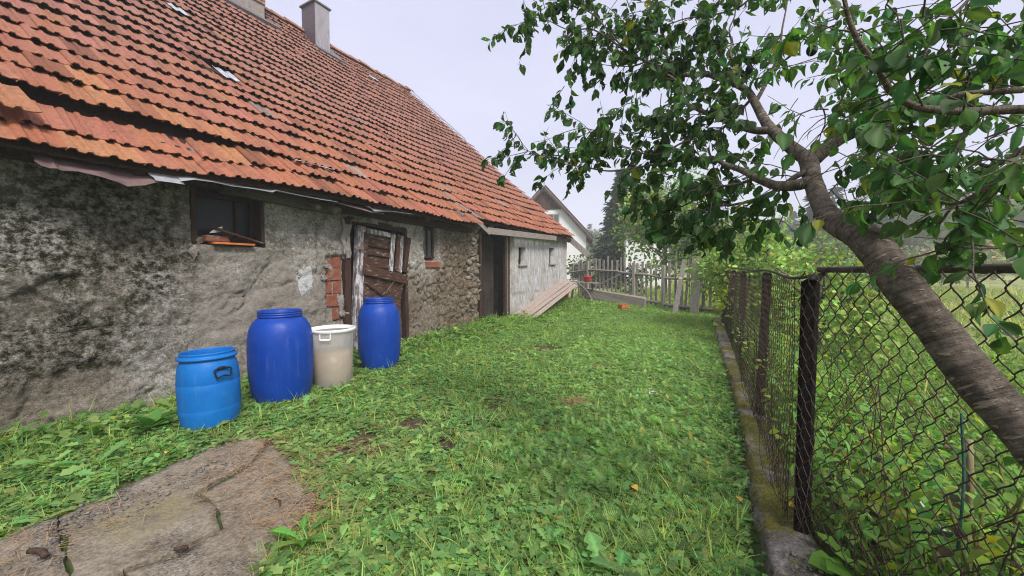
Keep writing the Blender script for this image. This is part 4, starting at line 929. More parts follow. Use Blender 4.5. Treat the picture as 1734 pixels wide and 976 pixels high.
plank((135, 418), (250, 500), .02, MAT['dark_wood'], .012, -4.94); dpart(MB().tube([W5(*Dz(262, 465), -4.93), W5(*Dz(338, 362), -4.93)], .004, 6).build('wire', MAT['stake']))
dpart(MB().bar(W5(*Dz(70, 205), -4.9), W5(*Dz(128, 212), -4.9), .05, .012, (0, 0, 1), .003).build('hinge', MAT['sheet_rust']))
# second doorway with its dark plank door
door2 = hpart(MB().bar((-5.0, 7.40, -.1), (-5.02, 7.42, 2.26), .10, .12, (0, 1, 0), .01, .005).build('door', MAT['dark_wood'])); door2['label'] = 'dark doorway with an old plank door'
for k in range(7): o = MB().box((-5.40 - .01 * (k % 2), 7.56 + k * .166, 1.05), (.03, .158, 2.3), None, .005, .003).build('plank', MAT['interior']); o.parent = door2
for k in range(3): o = MB().box((-5.09 - .02 * k, 8.74 + k * .105, 1.06), (.05, .10, 2.36), None, .006, .004).build('jamb_board', MAT['dark_wood'] if k != 1 else MAT['log']); o.parent = door2
o = MB().box((-5.2, 8.2, 2.33), (.2, 1.7, .14), None, .01).build('lintel', MAT['dark_wood']); o.parent = door2
# eave timber, pole ends and torn sheet metal
hpart(MB().bar((-4.92, 2.2, 2.30), (-4.93, 3.62, 2.235), .13, .14, (0, 0, 1), .015, .006).build('wall_beam', MAT['beam'])); hpart(MB().bar((-4.95, -1.6, 2.34), (-4.95, 2.19, 2.335), .12, .12, (0, 0, 1), .015, .006).build('wall_beam', MAT['dark_wood']))
hpart(MB().bar((-4.97, 3.66, 2.27), (-4.98, 7.0, 2.25), .12, .12, (0, 0, 1), .015, .006).build('wall_beam', MAT['dark_wood']))
for pp, r_ in [((572, 358), .06), ((540, 352), .035), ((786, 366), .045)]:
    p = at_x(*pp, -4.72); hpart(MB().tube(spline([[p[0], p[1], p[2], r_], [p[0] - .25, p[1], p[2] + .12, r_], [p[0] - .6, p[1], p[2] + .3, r_]], .05)[:, :3], r_, 10, rough=.15).build('pole_end', MAT['log'], smooth=True))
def crumple(name, pts, mat, label, hang=.06, seed=0, xin=.35):
    """thin sheet: outline of front edge pixels on the eave plane, running back under the tiles"""
    V = []; n = len(pts); m = 5
    for i, (x, y) in enumerate(pts):
        p = at_x(x, y, -4.56)
        for j in range(m):
            t = j / (m - 1); V.append((p[0] - xin * t + rng.normal(0, .004), p[1] + rng.normal(0, .006), p[2] * (1 - t) + (2.30 + .3 * xin * t) * t + rng.normal(0, .005)))
    F = [(i*m+j, i*m+j+1, (i+1)*m+j+1, (i+1)*m+j) for i in range(n-1) for j in range(m-1)]
    o = hpart(link(name, np_mesh(name, np.array(V), F, mat, False))); md = o.modifiers.new('t', 'SOLIDIFY'); md.thickness = .003; o['label'] = label; return o
crumple('metal_sheet', [(68, 281), (84, 286), (98, 285), (104, 289), (130, 292), (170, 300), (200, 309), (217, 316), (245, 314), (275, 309)], MAT['sheet_rust'], 'torn rusty purple sheet hanging under the eave')
crumple('metal_sheet', [(262, 306), (290, 310), (312, 313), (308, 306), (330, 305), (360, 309), (395, 316), (430, 320), (462, 325), (470, 322)], MAT['sheet_zinc'], 'bright crumpled zinc strip under the tiles', xin=.2)
crumple('metal_sheet', [(470, 323), (510, 331), (545, 338), (572, 342)], MAT['sheet_zinc'], 'second bright zinc strip along the eave', xin=.2)
crumple('metal_sheet', [(572, 345), (600, 352), (628, 360), (650, 362)], MAT['sheet_rust'], 'dull purple strip above the broken door', xin=.25); crumple('metal_sheet', [(626, 350), (634, 358), (665, 359), (700, 363)], MAT['sheet_zinc'], 'pale bent strip right of the door', xin=.2)

# chimneys
ch = hpart(MB().box((-11.95, 5.8, 9.1), (.9, 1.10, 3.2), None, .01, .006).build('chimney', MAT['mortar'])); ch['label'] = 'wide brick chimney with grey mortar foot'
for r_ in range(12):
    for k in range(5):
        y = 5.25 + k * .255 + (.125 if r_ % 2 else 0); L = min(.24, 6.36 - y)
        if L < .06: continue
        if k == 0 and r_ % 2: o = MB().box((-11.49, 5.31, 8.80 + r_ * .085), (.06, .11, .07), None, .006, .003).build('brick', MAT['chim_brick']); o.parent = ch
        o = MB().box((-11.49, y + L/2, 8.80 + r_ * .085), (.06 + rng.uniform(-.006, .006), L, .07), None, .006, .003).build('brick', MAT['chim_brick']); o.parent = ch
o = MB().box((-11.95, 5.8, 10.75), (1.05, 1.25, .1), None, .01).build('cap', MAT['mortar']); o.parent = ch
V = [roof_pt(u, s, .10) for u, s in ((5.1, 8.75), (6.6, 8.75), (6.6, 9.0), (5.1, 9.0))] + [roof_pt(u, s, .04) for u, s in ((5.1, 8.75), (6.6, 8.75), (6.6, 9.0), (5.1, 9.0))]
o = link('flashing', np_mesh('flashing', np.array(V), [(0, 1, 2, 3), (7, 6, 5, 4), (0, 4, 5, 1), (1, 5, 6, 2), (2, 6, 7, 3), (3, 7, 4, 0)], MAT['lead'])); o.parent = ch
c0 = at_x(534, 78.6, -11.74); y0, y1, x0, x1 = 8.03, 8.56, -12.42, -11.74
ch2 = hpart(MB().box(((x0+x1)/2, (y0+y1)/2, 9.2), (x1-x0, y1-y0, 1.52), None, .006, .002).build('chimney', MAT['clad'])); ch2['label'] = 'slim metal clad chimney with flat cap'
o = MB().box((x1 + .004, (y0+y1)/2, 9.215), (.006, y1-y0-.02, 1.46)).build('side_sheet', MAT['clad_rust']); o.parent = ch2; o['label'] = 'rust streaked galvanised side sheet'
o = MB().box(((x0+x1)/2, (y0+y1)/2, 9.985), (x1-x0+.10, y1-y0+.10, .05), None, .006, .002).build('cap', MAT['lead']); o.parent = ch2
for nm, pts in (('flashing', ((7.9, 9.05), (8.72, 9.05), (8.72, 9.32), (7.9, 9.32))), ('flashing', ((8.55, 9.0), (8.82, 9.0), (8.82, 9.9), (8.55, 9.9)))):
    V = [roof_pt(u, s, .10) for u, s in pts] + [roof_pt(u, s, .05) for u, s in pts]
    o = link(nm, np_mesh(nm, np.array(V), [(0, 1, 2, 3), (7, 6, 5, 4), (0, 4, 5, 1), (1, 5, 6, 2), (2, 6, 7, 3), (3, 7, 4, 0)], MAT['lead'])); o.parent = ch2
# ------------------------------------------------------------------ barrels and bin
def barrel(name, label, xy, r, h, neck, body_mat, tilt=(0, 0), n=48, small=False):
    z0 = float(gz(*xy)); t = thing(name, label, 'barrel', (xy[0], xy[1], z0 - .01), 'blue plastic barrels along the wall'); t.rotation_euler = (tilt[0], tilt[1], 0)
    if small:
        pr = [(0, 0), (.80, 0), (.88, .02), (.93, .07), (.985, .22), (1.0, .27), (.994, .278), (1.0, .286), (1.0, .50), (1.005, .60), (.995, .606), (1.0, .614), (.985, .72), (.955, .80), (.91, .86), (.875, .885), (.865, .90)]
    else:
        pr = [(0, 0), (.72, 0), (.80, .015), (.86, .05), (.94, .16), (.985, .30), (1.0, .45), (1.0, .60), (.985, .70), (.95, .775), (.90, .83), (.82, .88), (.74, .91), (neck + .015, .925), (neck, .935)]
    pr = [(a * r, b * h) for a, b in pr]; zt = pr[-1][1]
    bo = MB().lathe(pr, n).build('body', body_mat, t, True)
    nk, k = neck * r, h - zt
    if small: rp = [(nk * .99, zt - .004), (nk * 1.0, zt + .004), (nk * 1.10, zt + .010), (nk * 1.12, zt + .018), (nk * 1.12, zt + .026), (nk * 1.09, zt + .030), (nk * 1.02, zt + .033), (nk * 1.02, zt + .052), (nk * 1.035, zt + .056), (nk * 1.035, h - .004), (nk * 1.02, h), (nk * .975, h), (nk * .965, h - .01), (nk * .955, zt), (nk * .99, zt - .06), (nk * 1.05, zt - .25 * h), (nk * .6, zt - .26 * h), (0, zt - .262 * h)]
    else: rp = [(nk * 1.0, zt - .004), (nk * 1.03, zt + .003), (nk * 1.055, zt + .009), (nk * 1.055, zt + .016), (nk * 1.02, zt + .020), (nk * 1.02, zt + .028), (nk * 1.045, zt + .032), (nk * 1.045, zt + .038), (nk * 1.01, zt + .043), (nk * 1.01, h - .012), (nk * 1.03, h - .008), (nk * 1.03, h), (nk * .955, h), (nk * .945, h - .05), (nk * .96, zt - .12 * h), (nk * .6, zt - .13 * h), (0, zt - .131 * h)]
    MB().lathe(rp, n).build('rim', body_mat, t, True)
    return t
b1 = barrel('blue_barrel', 'small bright blue open barrel with black side handle, nearest', (-3.97, 1.62), .225, .665, .86, MAT['blue_lt'], (.0, -.03), small=True)
# drop handle: bracket and bail on the side that faces the camera's right
ang = math.atan2(0 - 1.62, 0 + 3.97) + .42; c, s = math.cos(ang), math.sin(ang); R_, zc = .222, .50
rad = np.array([c, s, 0]); tg = np.array([-s, c, 0]); base = rad * R_
m_ = MB(); m_.bar(base - tg * .03 + [0, 0, zc + .03], base + tg * .03 + [0, 0, zc + .03], .03, .02, (0, 0, 1), .006)
pts = [base + tg * a_ + rad * o_ + np.array([0, 0, zc + b_]) for a_, b_, o_ in [(-.030, .03, .008), (-.062, .022, .016), (-.060, -.012, .022), (-.046, -.042, .026), (0, -.030, .028), (.046, -.042, .026), (.060, -.012, .022), (.062, .022, .016), (.030, .03, .008)]]
m_.tube(spline([[*p, .0075] for p in pts], .008)[:, :3], .0075, 8); m_.build('handle', MAT['black'], b1, True)
for a_ in (-.03, .03): pass
barrel('blue_barrel', 'tall deep blue barrel with narrow ringed neck between small barrel and white bin', (-4.11, 2.33), .305, .955, .655, MAT['blue'])
barrel('blue_barrel', 'tall deep blue barrel in front of the broken door', (-4.22, 3.75), .285, .985, .68, MAT['blue'])
bx, by = -4.03, 2.88; bz = float(gz(bx, by)); bin_ = thing('white_bin', 'open white translucent bin half full of murky water', 'bin', (bx, by, bz - .01)); HB = .70
V, F, n = [], [], 72; lv = [(.205, 0), (.21, .02), (.222, .40), (.232, .62), (.236, HB - .03)]
for r, z in lv:
    for k in range(n): rr = r * (1 - .018 * (k % 6 == 0) * (0.02 < z < .6)); V.append((rr * math.cos(6.2832*k/n), rr * math.sin(6.2832*k/n), z))
F = [(i*n+k, i*n+(k+1) % n, (i+1)*n+(k+1) % n, (i+1)*n+k) for i in range(len(lv)-1) for k in range(n)] + [tuple(range(n-1, -1, -1))]
link('body', np_mesh('body', np.array(V), F, MAT['milky'], True), bin_)
MB().lathe([(.230, HB - .04), (.252, HB - .034), (.258, HB - .015), (.256, HB), (.246, HB + .004), (.236, HB), (.230, HB - .04)], 60).build('rim', MAT['milky_rim'], bin_, True)
MB().lathe([(0, .02), (.198, .02), (.208, .22), (.2135, .435), (0, .435)], 60).build('murky_water', MAT['liquid'], bin_, True)
a_ = math.atan2(-by, -bx) - .30; ra, tg = np.array([math.cos(a_), math.sin(a_), 0]), np.array([-math.sin(a_), math.cos(a_), 0])
m_ = MB(); m_.bar(ra * .262 - tg * .055 + [0, 0, HB - .10], ra * .262 + tg * .055 + [0, 0, HB - .10], .022, .02, (0, 0, 1), .006)
for q in (-.055, .055): m_.bar(ra * .25 + tg * q + [0, 0, HB - .10], ra * .25 + tg * q + [0, 0, HB - .035], .014, .02, tg, .004)
m_.build('handle', MAT['milky_rim'], bin_)

# ------------------------------------------------------------------ leaning planks and the clutter by the back fence
for k, (f0, t0, lab) in enumerate([((-4.93, 8.85, .05), (-4.95, 12.75, 1.02), 'pale plank leaning against the whitewashed wall, nearest the wall'), ((-4.78, 8.95, .05), (-4.83, 12.72, .965), 'second of the leaning grey planks from the wall'), ((-4.63, 8.92, .045), (-4.71, 12.8, .90), 'third of the leaning grey planks from the wall'), ((-4.48, 9.1, .04), (-4.58, 12.75, .83), 'lowest leaning plank, outermost from the wall')]):
    f0, t0 = np.array(f0), np.array(t0); f0[2] += float(gz(f0[0], f0[1])); o = MB().bar(f0, t0, .14, .035, (1, 0, -.12), .004, .003).build('wooden_plank', MAT['plank']); tag(o, lab, 'plank', 'weathered planks leaning by the wall')
g = lambda x, y: float(gz(x, y))
# trestle with a board that carries the plank ends
tr = thing('wooden_trestle', 'low rough trestle with bent legs behind the leaning planks', 'trestle', (-4.7, 13.0, g(-4.7, 13.0)))
MB().bar((-.35, .12, .72), (.75, .35, .66), .22, .05, (0, 1, 0), .006, .006).build('top_board', MAT['grey_wood_x'], tr)
for a_, b_ in [((-.25, 0, .69), (-.35, -.1, -.05)), ((-.2, .25, .69), (-.3, .4, -.05)), ((.05, .1, .68), (.75, -.15, -.05)), ((.5, .4, .66), (.35, .6, -.05))]:
    a_, b_ = np.array(a_), np.array(b_); MB().tube(spline([[*a_, .035], [*((a_ + b_) / 2 + [.05, 0, .06]), .038], [*b_, .03]], .06)[:, :3], .036, 8, rough=.25).build('leg', MAT['log'], tr, True)
rt = thing('red_tub', 'small red plastic tub on the trestle by the back fence', 'tub', (-4.32, 13.25, g(-4.7, 13.0) + .715)); MB().lathe([(0, 0), (.10, 0), (.125, .02), (.14, .17), (.15, .18), (.15, .195), (.135, .195), (.115, .02), (0, .015)], 24).build('body', MAT['red'], rt, True); MB().lathe([(.148, .155), (.158, .165), (.158, .178), (.148, .18)], 24).build('rim', MAT['red'], rt, True)
# hollow clay block standing under the trestle, and one lying in the grass
def clay_block(p, rot, size, label, cat='brick'):
    t = MB(); w_, d_, h_ = size; th = .018
    for x in (-w_/2 + th/2, 0, w_/2 - th/2): t.box((x, 0, h_/2), (th, d_, h_), None, .003, .001)
    for y in (-d_/2 + th/2, d_/2 - th/2): t.box((-w_/4, y, h_/2), (w_/2 - th - .002, th, h_ - .003), None, .003, .001).box((w_/4, y, h_/2), (w_/2 - th - .002, th, h_ - .003), None, .003, .001)
    for z in (h_ * .33, h_ * .66): t.box((0, -d_/2 - .003, z), (w_ * .98, .012, .012), None, .002)
    o = t.build('clay_block', MAT['clay']); o.location = p; o.rotation_euler = rot; return tag(o, label, cat)
p = at_y(958, 520, 13.0); clay_block((-4.98, 12.72, g(-4.98, 12.72) + .14), (0, 0, .5), (.26, .2, .30), 'hollow orange clay block standing by the house corner')
p = on_ground(1055, 527, .06); clay_block((p[0], p[1], g(p[0], p[1]) + .02), (.1, .05, .9), (.26, .2, .14), 'broken orange brick lying in the grass before the thick beam')
p0, p1 = at_y(992, 503, 13.6), at_y(1093, 513, 13.2)
tag(MB().bar((p0[0], 13.6, g(p0[0], 13.6) + .26), (p1[0], 13.15, g(p1[0], 13.15) + .15), .34, .16, (0, 0, 1), .02, .012).build('thick_beam', MAT['grey_wood_x']), 'thick weathered beam lying on its edge in front of the picket fence', 'beam')
q0, q1 = at_y(985, 500, 13.5), at_y(1050, 465, 14.0)
tag(MB().tube(spline([[*q0, .018], [*((q0 + q1) / 2 + [0, 0, .03]), .02], [*q1, .022]], .1)[:, :3], .02, 7, rough=.3).build('wooden_pole', MAT['log'], smooth=True), 'thin dark pole slanting up against the picket fence', 'pole')

# ------------------------------------------------------------------ picket fence
FA, FB = np.array([-5.6, 15.0]), np.array([-.15, 12.95]); fd = (FB - FA) / np.linalg.norm(FB - FA); fn = np.array([fd[1], -fd[0]])
if fn @ (-FA) < 0: fn = -fn
FLEN = float(np.linalg.norm(FB - FA))
pf = thing('picket_fence', 'grey weathered picket fence across the end of the yard', 'fence', (FA[0], FA[1], 0)); pfl = lambda t, o, z: np.array([*(fd * t + fn * o), z])
gzf = lambda t: g(*(FA + fd * t))
picket_m = [MB().box((0, 0, 0), (wd, .022, 1), None, .003, .003) for wd in (.06, .07, .08, .065)]; picket_me = [m.build('tmp', MAT['grey_wood']) for m in picket_m]
t = .1; k = 0
while t < FLEN - .1:
    hgt_ = rng.uniform(1.36, 1.58) if t > 1.2 else rng.uniform(1.25, 1.5); ln_ = rng.normal(0, .035)
    o = bpy.data.objects.new('picket', picket_me[k % 4].data); COL.objects.link(o); o.parent = pf; b_ = gzf(t)
    o.location = pfl(t, -.02, b_ + .06 + hgt_ / 2); o.scale = (rng.uniform(.85, 1.25), 1, hgt_); o.rotation_euler = (rng.normal(0, .01), ln_, math.atan2(fd[1], fd[0])); k += 1
    t += rng.uniform(.165, .205) if rng.uniform() > .08 else .30
for m in picket_me: bpy.data.objects.remove(m)
for zr, tt0, tt1, r_ in [(1.07, -.2, 2.3, .04), (1.05, 2.25, FLEN + .05, .042), (.16, 2.6, FLEN + .05, .05)]:
    pts = [[*pfl(t_, .035, gzf(t_) + zr + rng.normal(0, .012)), r_ * (1 + rng.normal(0, .06))] for t_ in np.linspace(tt0, tt1, 7)]; S_ = spline(pts, .12); MB().tube(S_[:, :3], S_[:, 3], 8, rough=.25).build('rail', MAT['grey_wood_x'], pf, True)
for t_ in (.9, 2.95, 4.05): MB().bar(pfl(t_, .05, gzf(t_) - .1), pfl(t_, .05, gzf(t_) + 1.45), .10, .09, (*fd, 0), .008, .004).build('post', MAT['grey_wood'], pf)
bp_ = on_ground(1172, 542); b0 = np.array([bp_[0], bp_[1] + .35, g(bp_[0], bp_[1])]); b0 = np.array([-.83, 12.75, g(-.83, 12.75)])
tag(MB().bar(b0 + [0, 0, -.1], b0 + [.02, .05, 1.75], .24, .07, (*fd, 0), .01, .006).build('gate_post', MAT['grey_wood']), 'broad dark grey post standing at the right end of the picket fence', 'post')
p0 = on_ground(1143, 539); p0 = np.array([-1.36, 12.55, g(-1.36, 12.55)]); tag(MB().bar(p0 + [0, 0, -.03], p0 + [.22, .42, 1.66], .15, .03, (1, -.3, 0), .005, .004).build('wooden_plank', MAT['grey_wood']), 'grey board leaning against the picket fence beside the broad post', 'plank')
wf = MB(); z1 = 1.62
for a_, b_ in [((-1.9, 13.4, z1), (.35, 12.75, z1 - .03)), ((-.98, 12.8, .3), (-.98, 12.85, 1.95)), ((-.62, 12.7, .1), (-.62, 12.75, 2.05)), ((-1.42, 13.2, .6), (-1.40, 13.2, 1.95))]: wf.tube([a_, (np.array(a_) + b_) / 2 + [0, 0, -.01], b_], .011, 6)
tag(wf.build('pole_frame', MAT['log'], smooth=True), 'frame of thin poles tied behind the broad fence post', 'frame')

# ------------------------------------------------------------------ wire fence on the right
POSTS = [(.362, 2.35), (.287, 4.04), (.205, 6.3), (.11, 8.3), (.02, 10.0), (-.07, 11.5)]
WL = np.array([(1.9, 1.02), (1.15, 1.22), (.76, 1.54)] + POSTS)            # line of the fence, near to far
wfz = lambda x, y: g(float(kerb_x(y)) - .1, y) + .06
wire = thing('wire_fence', 'rusty chain link fence with dark posts on a mossy kerb', 'fence', (.362, 2.35, 0)); WO = np.array([.362, 2.35, 0])
def wpart(mb, name, mat, smooth=False): o = mb.build(name, mat, wire, smooth); o.location = -Vector(WO); return o
for i, (x, y) in enumerate(POSTS):
    z0 = wfz(x, y); tp = 1.345 + (.02 if i else 0); lean = rng.normal(0, .012); sz = .066 if i < 2 else .062
    wpart(MB().bar((x, y, z0 - .15), (x + lean, y, tp), sz, sz, (1, 0, 0), .012, .003), 'post', MAT['post_iron'])
wpart(MB().bar((.362 + .005, 2.35 - .05, 1.345), (.362 + .01, 2.35 - .05, 1.375), .05, .05, (1, 0, 0), .006), 'post_cap', MAT['log'])
wpart(MB().bar((1.15, 1.22, -.1), (1.15, 1.22, 1.40), .07, .07, (1, 0, 0), .01), 'post', MAT['post_iron'])
pts = [(1.9, 1.02, 1.41), (1.15, 1.22, 1.41), (.92, 1.36, 1.407), (.76, 1.54, 1.402), (.56, 1.94, 1.398), (.385, 2.31, 1.395)]
S_ = spline([[*p, .0145] for p in pts], .05); wpart(MB().tube(S_[:, :3], S_[:, 3], 10, rough=.08), 'top_rail', MAT['pipe'], True)
pts = [(.40, 2.27, 1.375), (.352, 2.6, 1.350), (.335, 2.95, 1.345), (.315, 3.4, 1.368), (.29, 4.0, 1.385), (.25, 5.1, 1.375), (.205, 6.3, 1.392), (.11, 8.3, 1.40), (.02, 10, 1.395), (-.08, 11.6, 1.40)]
S_ = spline([[*p, .009 if i < 5 else .012] for i, p in enumerate(pts)], .08); wpart(MB().tube(S_[:, :3], S_[:, 3], 7, rough=.2), 'top_rail', MAT['iron'], True)
seg = np.concatenate([[0], np.cumsum(np.linalg.norm(np.diff(WL, axis=0), axis=1))])
def chain(s0, s1, w_, h_, r_, zt, name, sub, sag):
    m = MB(); n = int((s1 - s0) / w_); nz = int(1.27 / (h_ / 2))
    for i in range(n + 1):
        ph = i % 2; pts = []
        for k in range(nz * sub + 1):
            kk = k / sub; b_ = int(kk); f = kk - b_; tri = (1 - 2 * f) if (b_ + ph) % 2 == 0 else (2 * f - 1); q = math.sin(tri * math.pi / 2) if sub > 2 else tri
            s_ = s0 + i * w_ + q * w_ * .53; z = zt - kk * h_ / 2
            s_ += sag * .5 * (float(vnoise(s_ * 5, z * 5, 0, 301)) - .5); z += sag * (float(vnoise(s_ * 4, z * 4, 0, 303)) - .5)
            x, y = np.interp(s_, seg, WL[:, 0]), np.interp(s_, seg, WL[:, 1]); off = sag * .9 * (float(vnoise(s_ * 3, z * 3, 0, 305)) - .5) + (.004 if (k % (2 * sub)) == 0 else -.004 if (k % (2 * sub)) == sub else 0)
            zb = wfz(x, y); z = zb + (z - .06) * (zt - zb) / (zt - .06) if z < zt else z
            pts.append((x - .055 + off * .7, y - off * .2, z))
        m.tube(pts, r_, 4 if sub > 2 else 3, cap=False)
    o = wpart(m, name, MAT['wire'], True); o['kind'] = 'stuff'; return o
chain(0.0, seg[3] - .02, .034, .098, .0024, 1.392, 'wire_mesh', 6, .035)
chain(seg[3] + .03, seg[-1], .034, .092, .0017, 1.35, 'wire_mesh', 1, .025)
m = MB()
for k in range(26):                                    # wire wound round the pipe
    s_ = rng.uniform(0.1, seg[3] - .05); x, y = np.interp(s_, seg, WL[:, 0]), np.interp(s_, seg, WL[:, 1]); th = np.linspace(0, 6.5, 14); ad = np.array([.41, -.91, 0]); cr = np.array([.91, .41, 0])
    m.tube([np.array([x, y, 1.404]) + ad * (.012 * t_ - .03 + rng.normal(0, .001)) + cr * .019 * math.cos(t_) + np.array([0, 0, .019 * math.sin(t_)]) for t_ in th], .0018, 4, cap=False)
o = wpart(m, 'tie_wire', MAT['wire'], True); o['kind'] = 'stuff'

# ------------------------------------------------------------------ garden behind the wire fence
def garden_keep(x, y, d):
    fx = np.interp(y, WL[:, 1], WL[:, 0]); return (x > fx + .06)
sgd, smd = Scatter(), Scatter()
x, y, d = field(11000, (-.1, .9), (3.6, 11.5), lambda x, y, d: garden_keep(x, y, d) & (rng.uniform(0, 1, len(x)) < np.where(x - np.interp(y, WL[:, 1], WL[:, 0]) < .7, 1, .35)))
P = np.c_[x, y, gz(x, y)]; u = rng.uniform(0, 1, len(P)); nearf = np.exp(-(x - np.interp(y, WL[:, 1], WL[:, 0])) / .6)
hs = .28 + .6 * nearf
def stems(S, P, hs, T, k, ln, col, wd=(1, 1.2)):
    for _ in range(3): pass
    Q = np.repeat(P, k, 0); t = rng.uniform(.1, 1, len(Q)); hh = np.repeat(hs, k); ln_az = np.repeat(rng.uniform(0, 6.28, len(P)), k); le = np.repeat(rng.uniform(0, .4, len(P)), k)
    Q = Q + np.c_[np.cos(ln_az) * le * hh * t, np.sin(ln_az) * le * hh * t, hh * t]; m = len(Q); L = rng.uniform(*ln, m) * (1.25 - .5 * t)
    S.add(T, Q, yaw_pitch(rng.uniform(0, 6.28, m), rng.uniform(-.7, .5, m), rng.normal(0, .35, m)), np.stack([L * rng.uniform(*wd, m), L, L], 1), jit(col, m, .28))
stems(sgd, P[u < .30], hs[u < .30], T_OVAL_L, 12, (.03, .068), (.18, .32, .085)); stems(sgd, P[(u > .30) & (u < .5)], hs[(u > .30) & (u < .5)], T_LANCE, 10, (.05, .11), (.21, .35, .09))
stems(sgd, P[(u > .5) & (u < .58)], hs[(u > .5) & (u < .58)], T_OVAL, 9, (.03, .065), (.30, .35, .06)); stems(sgd, P[(u > .58) & (u < .66)], hs[(u > .58) & (u < .66)] * .8, T_OVAL, 7, (.03, .06), (.09, .06, .04))
plants(smd, T_BLADE2, P[u > .66], 12, 0, (.6, 1.45), (.12, .34), (.20, .29, .075), 0, .03, .22, (.6, 1.0))
tag(sgd.build('garden_weeds', MAT['leaf']), 'tangle of tall leafy weeds behind the wire fence', kind='stuff')
x, y, d = field(26000, (-6, 1.5), (26, 34), lambda x, y, d: ((x > np.interp(y, WL[:, 1], WL[:, 0]) + .3) | (y > 15.2 - .376 * (x + 5.6) + .2)) & (rng.uniform(0, 1, len(x)) < 1.6 / (1 + .12 * d)) & ~((x < -5) & (y < 14)))
P = np.c_[x, y, gz(x, y)]; k_ = (1 + .05 * d); u = rng.uniform(0, 1, len(P))
def sc_plants(sel, T, k, ln, col, wd, pt):
    Pq, kq = P[sel], k_[sel]; i = np.repeat(np.arange(len(Pq)), k); m = len(i); L = rng.uniform(*ln, m) * kq[i]
    smd.add(T, Pq[i] + np.c_[rng.normal(0, .05, (m, 2)), np.zeros(m)], yaw_pitch(rng.uniform(0, 6.28, m), rng.uniform(*pt, m), rng.normal(0, .3, m)), np.stack([L * rng.uniform(*wd, m), L, L], 1), jit(col, m, .28) * np.repeat(rng.uniform(.75, 1.3, len(Pq)), k)[:, None])
sc_plants(u < .5, T_BLADE2, 8, (.10, .26), (.27, .34, .11), (.8, 1.6), (.6, 1.4)); sc_plants((u > .55) & (u < .8), T_LANCE, 6, (.08, .18), (.20, .29, .085), (.9, 1.3), (.3, 1.3)); sc_plants((u > .7) & (u < .9), T_BLADE2, 8, (.15, .32), (.46, .42, .22), (.6, 1.2), (.9, 1.4)); sc_plants(u > .9, T_ROUND, 8, (.05, .09), (.14, .27, .065), (1, 1.2), (-.2, .6))
tag(smd.build('meadow_grass', MAT['leaf']), 'long pale meadow grass behind both fences', kind='stuff')
def leafy(name, label, base, leaves, cat='plant', T=T_LANCE):
    """countable big leaved plant: leaves = (yaw, pitch, length, width, colour)"""
    o = thing(name, label, cat, base); me = None
    for yw, pt, L, wd, cc in leaves:
        a_ = link('leaf', np_mesh('leaf', T[0] * np.array([wd, 1, 1]) * L, T[1].astype(np.int32), MAT['leaf'], True, col=np.tile([cc], (len(T[0]), 1))), o)
        a_.matrix_local = Matrix(yaw_pitch(np.array([yw]), np.array([pt]), np.array([rng.normal(0, .2)]))[0].tolist()).to_4x4()
    return o
p = at_d(1485, 975, 1.62); leafy('horseradish_plant', 'big upright pale green leaves at the bottom behind the wire', (p[0], p[1], p[2] - .12), [(rng.uniform(0, 6.28), rng.uniform(.95, 1.4), rng.uniform(.18, .30), rng.uniform(.9, 1.3), (.20, .38, .07)) for k in range(11)], T=T_DANDELION)
for lab, pp, D_, cc in [('yellowing bean plant low behind the wire', (1500, 800), 1.95, (.34, .36, .03)), ('dark leaved bush plant behind the nearest post', (1450, 690), 2.5, (.06, .13, .03)), ('drooping yellow leaved plant at the lower right corner', (1660, 905), 1.3, (.28, .32, .04)), ('broad green weed at the right edge under the leaning trunk', (1705, 800), 1.45, (.08, .18, .04))]:
    p = at_d(*pp, D_); z0 = g(p[0], p[1]); o = thing('garden_plant', lab, 'plant', (p[0], p[1], z0)); S = Scatter(); hh = p[2] - z0
    m_ = 46; t_ = rng.uniform(.2, 1.2, m_); S.add(T_OVAL_L, np.c_[rng.normal(0, .10, (m_, 2)), t_ * hh], yaw_pitch(rng.uniform(0, 6.28, m_), rng.uniform(-.8, .3, m_), rng.normal(0, .3, m_)), rng.uniform(.035, .075, m_), jit(cc, m_, .25)); S.build('foliage', MAT['leaf'], o)
    st_ = MB(); [st_.tube([(rng.normal(0, .02), rng.normal(0, .02), -.02), (rng.normal(0, .05), rng.normal(0, .05), hh * .6), (rng.normal(0, .1), rng.normal(0, .1), hh * 1.1)], .005, 5) for k in range(4)]; st_.build('stem', MAT['stem'], o, True)
p0, p1 = at_d(1637, 925, 1.45), at_d(1640, 745, 1.45); tag(MB().tube(spline([[*(p0 - [0, 0, .35]), .014], [*p0, .013], [*((p0 + p1) / 2 + [.006, 0, 0]), .013], [*p1, .016]], .06)[:, :3], .0125, 8, rough=.25).build('wooden_stake', MAT['stake'], smooth=True), 'bare yellowish stake standing behind the wire under the trunk', 'stake')
p0, p1 = at_d(1530, 820, 1.9), at_d(1612, 915, 1.75); tag(MB().tube([p0, (p0 + p1) / 2, p1], .008, 8).build('white_pole', MAT['white_pole'], smooth=True), 'thin white pole lying slantwise among the weeds behind the wire', 'pole')
p0, p1 = at_d(1495, 893, 1.75), at_d(1680, 915, 1.45); tag(MB().tube(spline([[*p0, .01], [*((p0 + p1) / 2 + [0, 0, .004]), .01], [*p1, .01]], .05)[:, :3], .01, 8).build('garden_hose', MAT['hose'], smooth=True), 'dark green hose running low behind the wire fence', 'hose')
p0, p1 = at_d(1628, 700, 1.36), at_d(1622, 930, 1.3); tag(MB().tube(spline([[*p0, .004], [*((p0 + p1) / 2 + [.01, 0, 0]), .004], [*p1, .004]], .05)[:, :3], .0045, 6).build('green_rod', MAT['hose'], smooth=True), 'thin dark green rod standing against the wire below the trunk', 'rod')
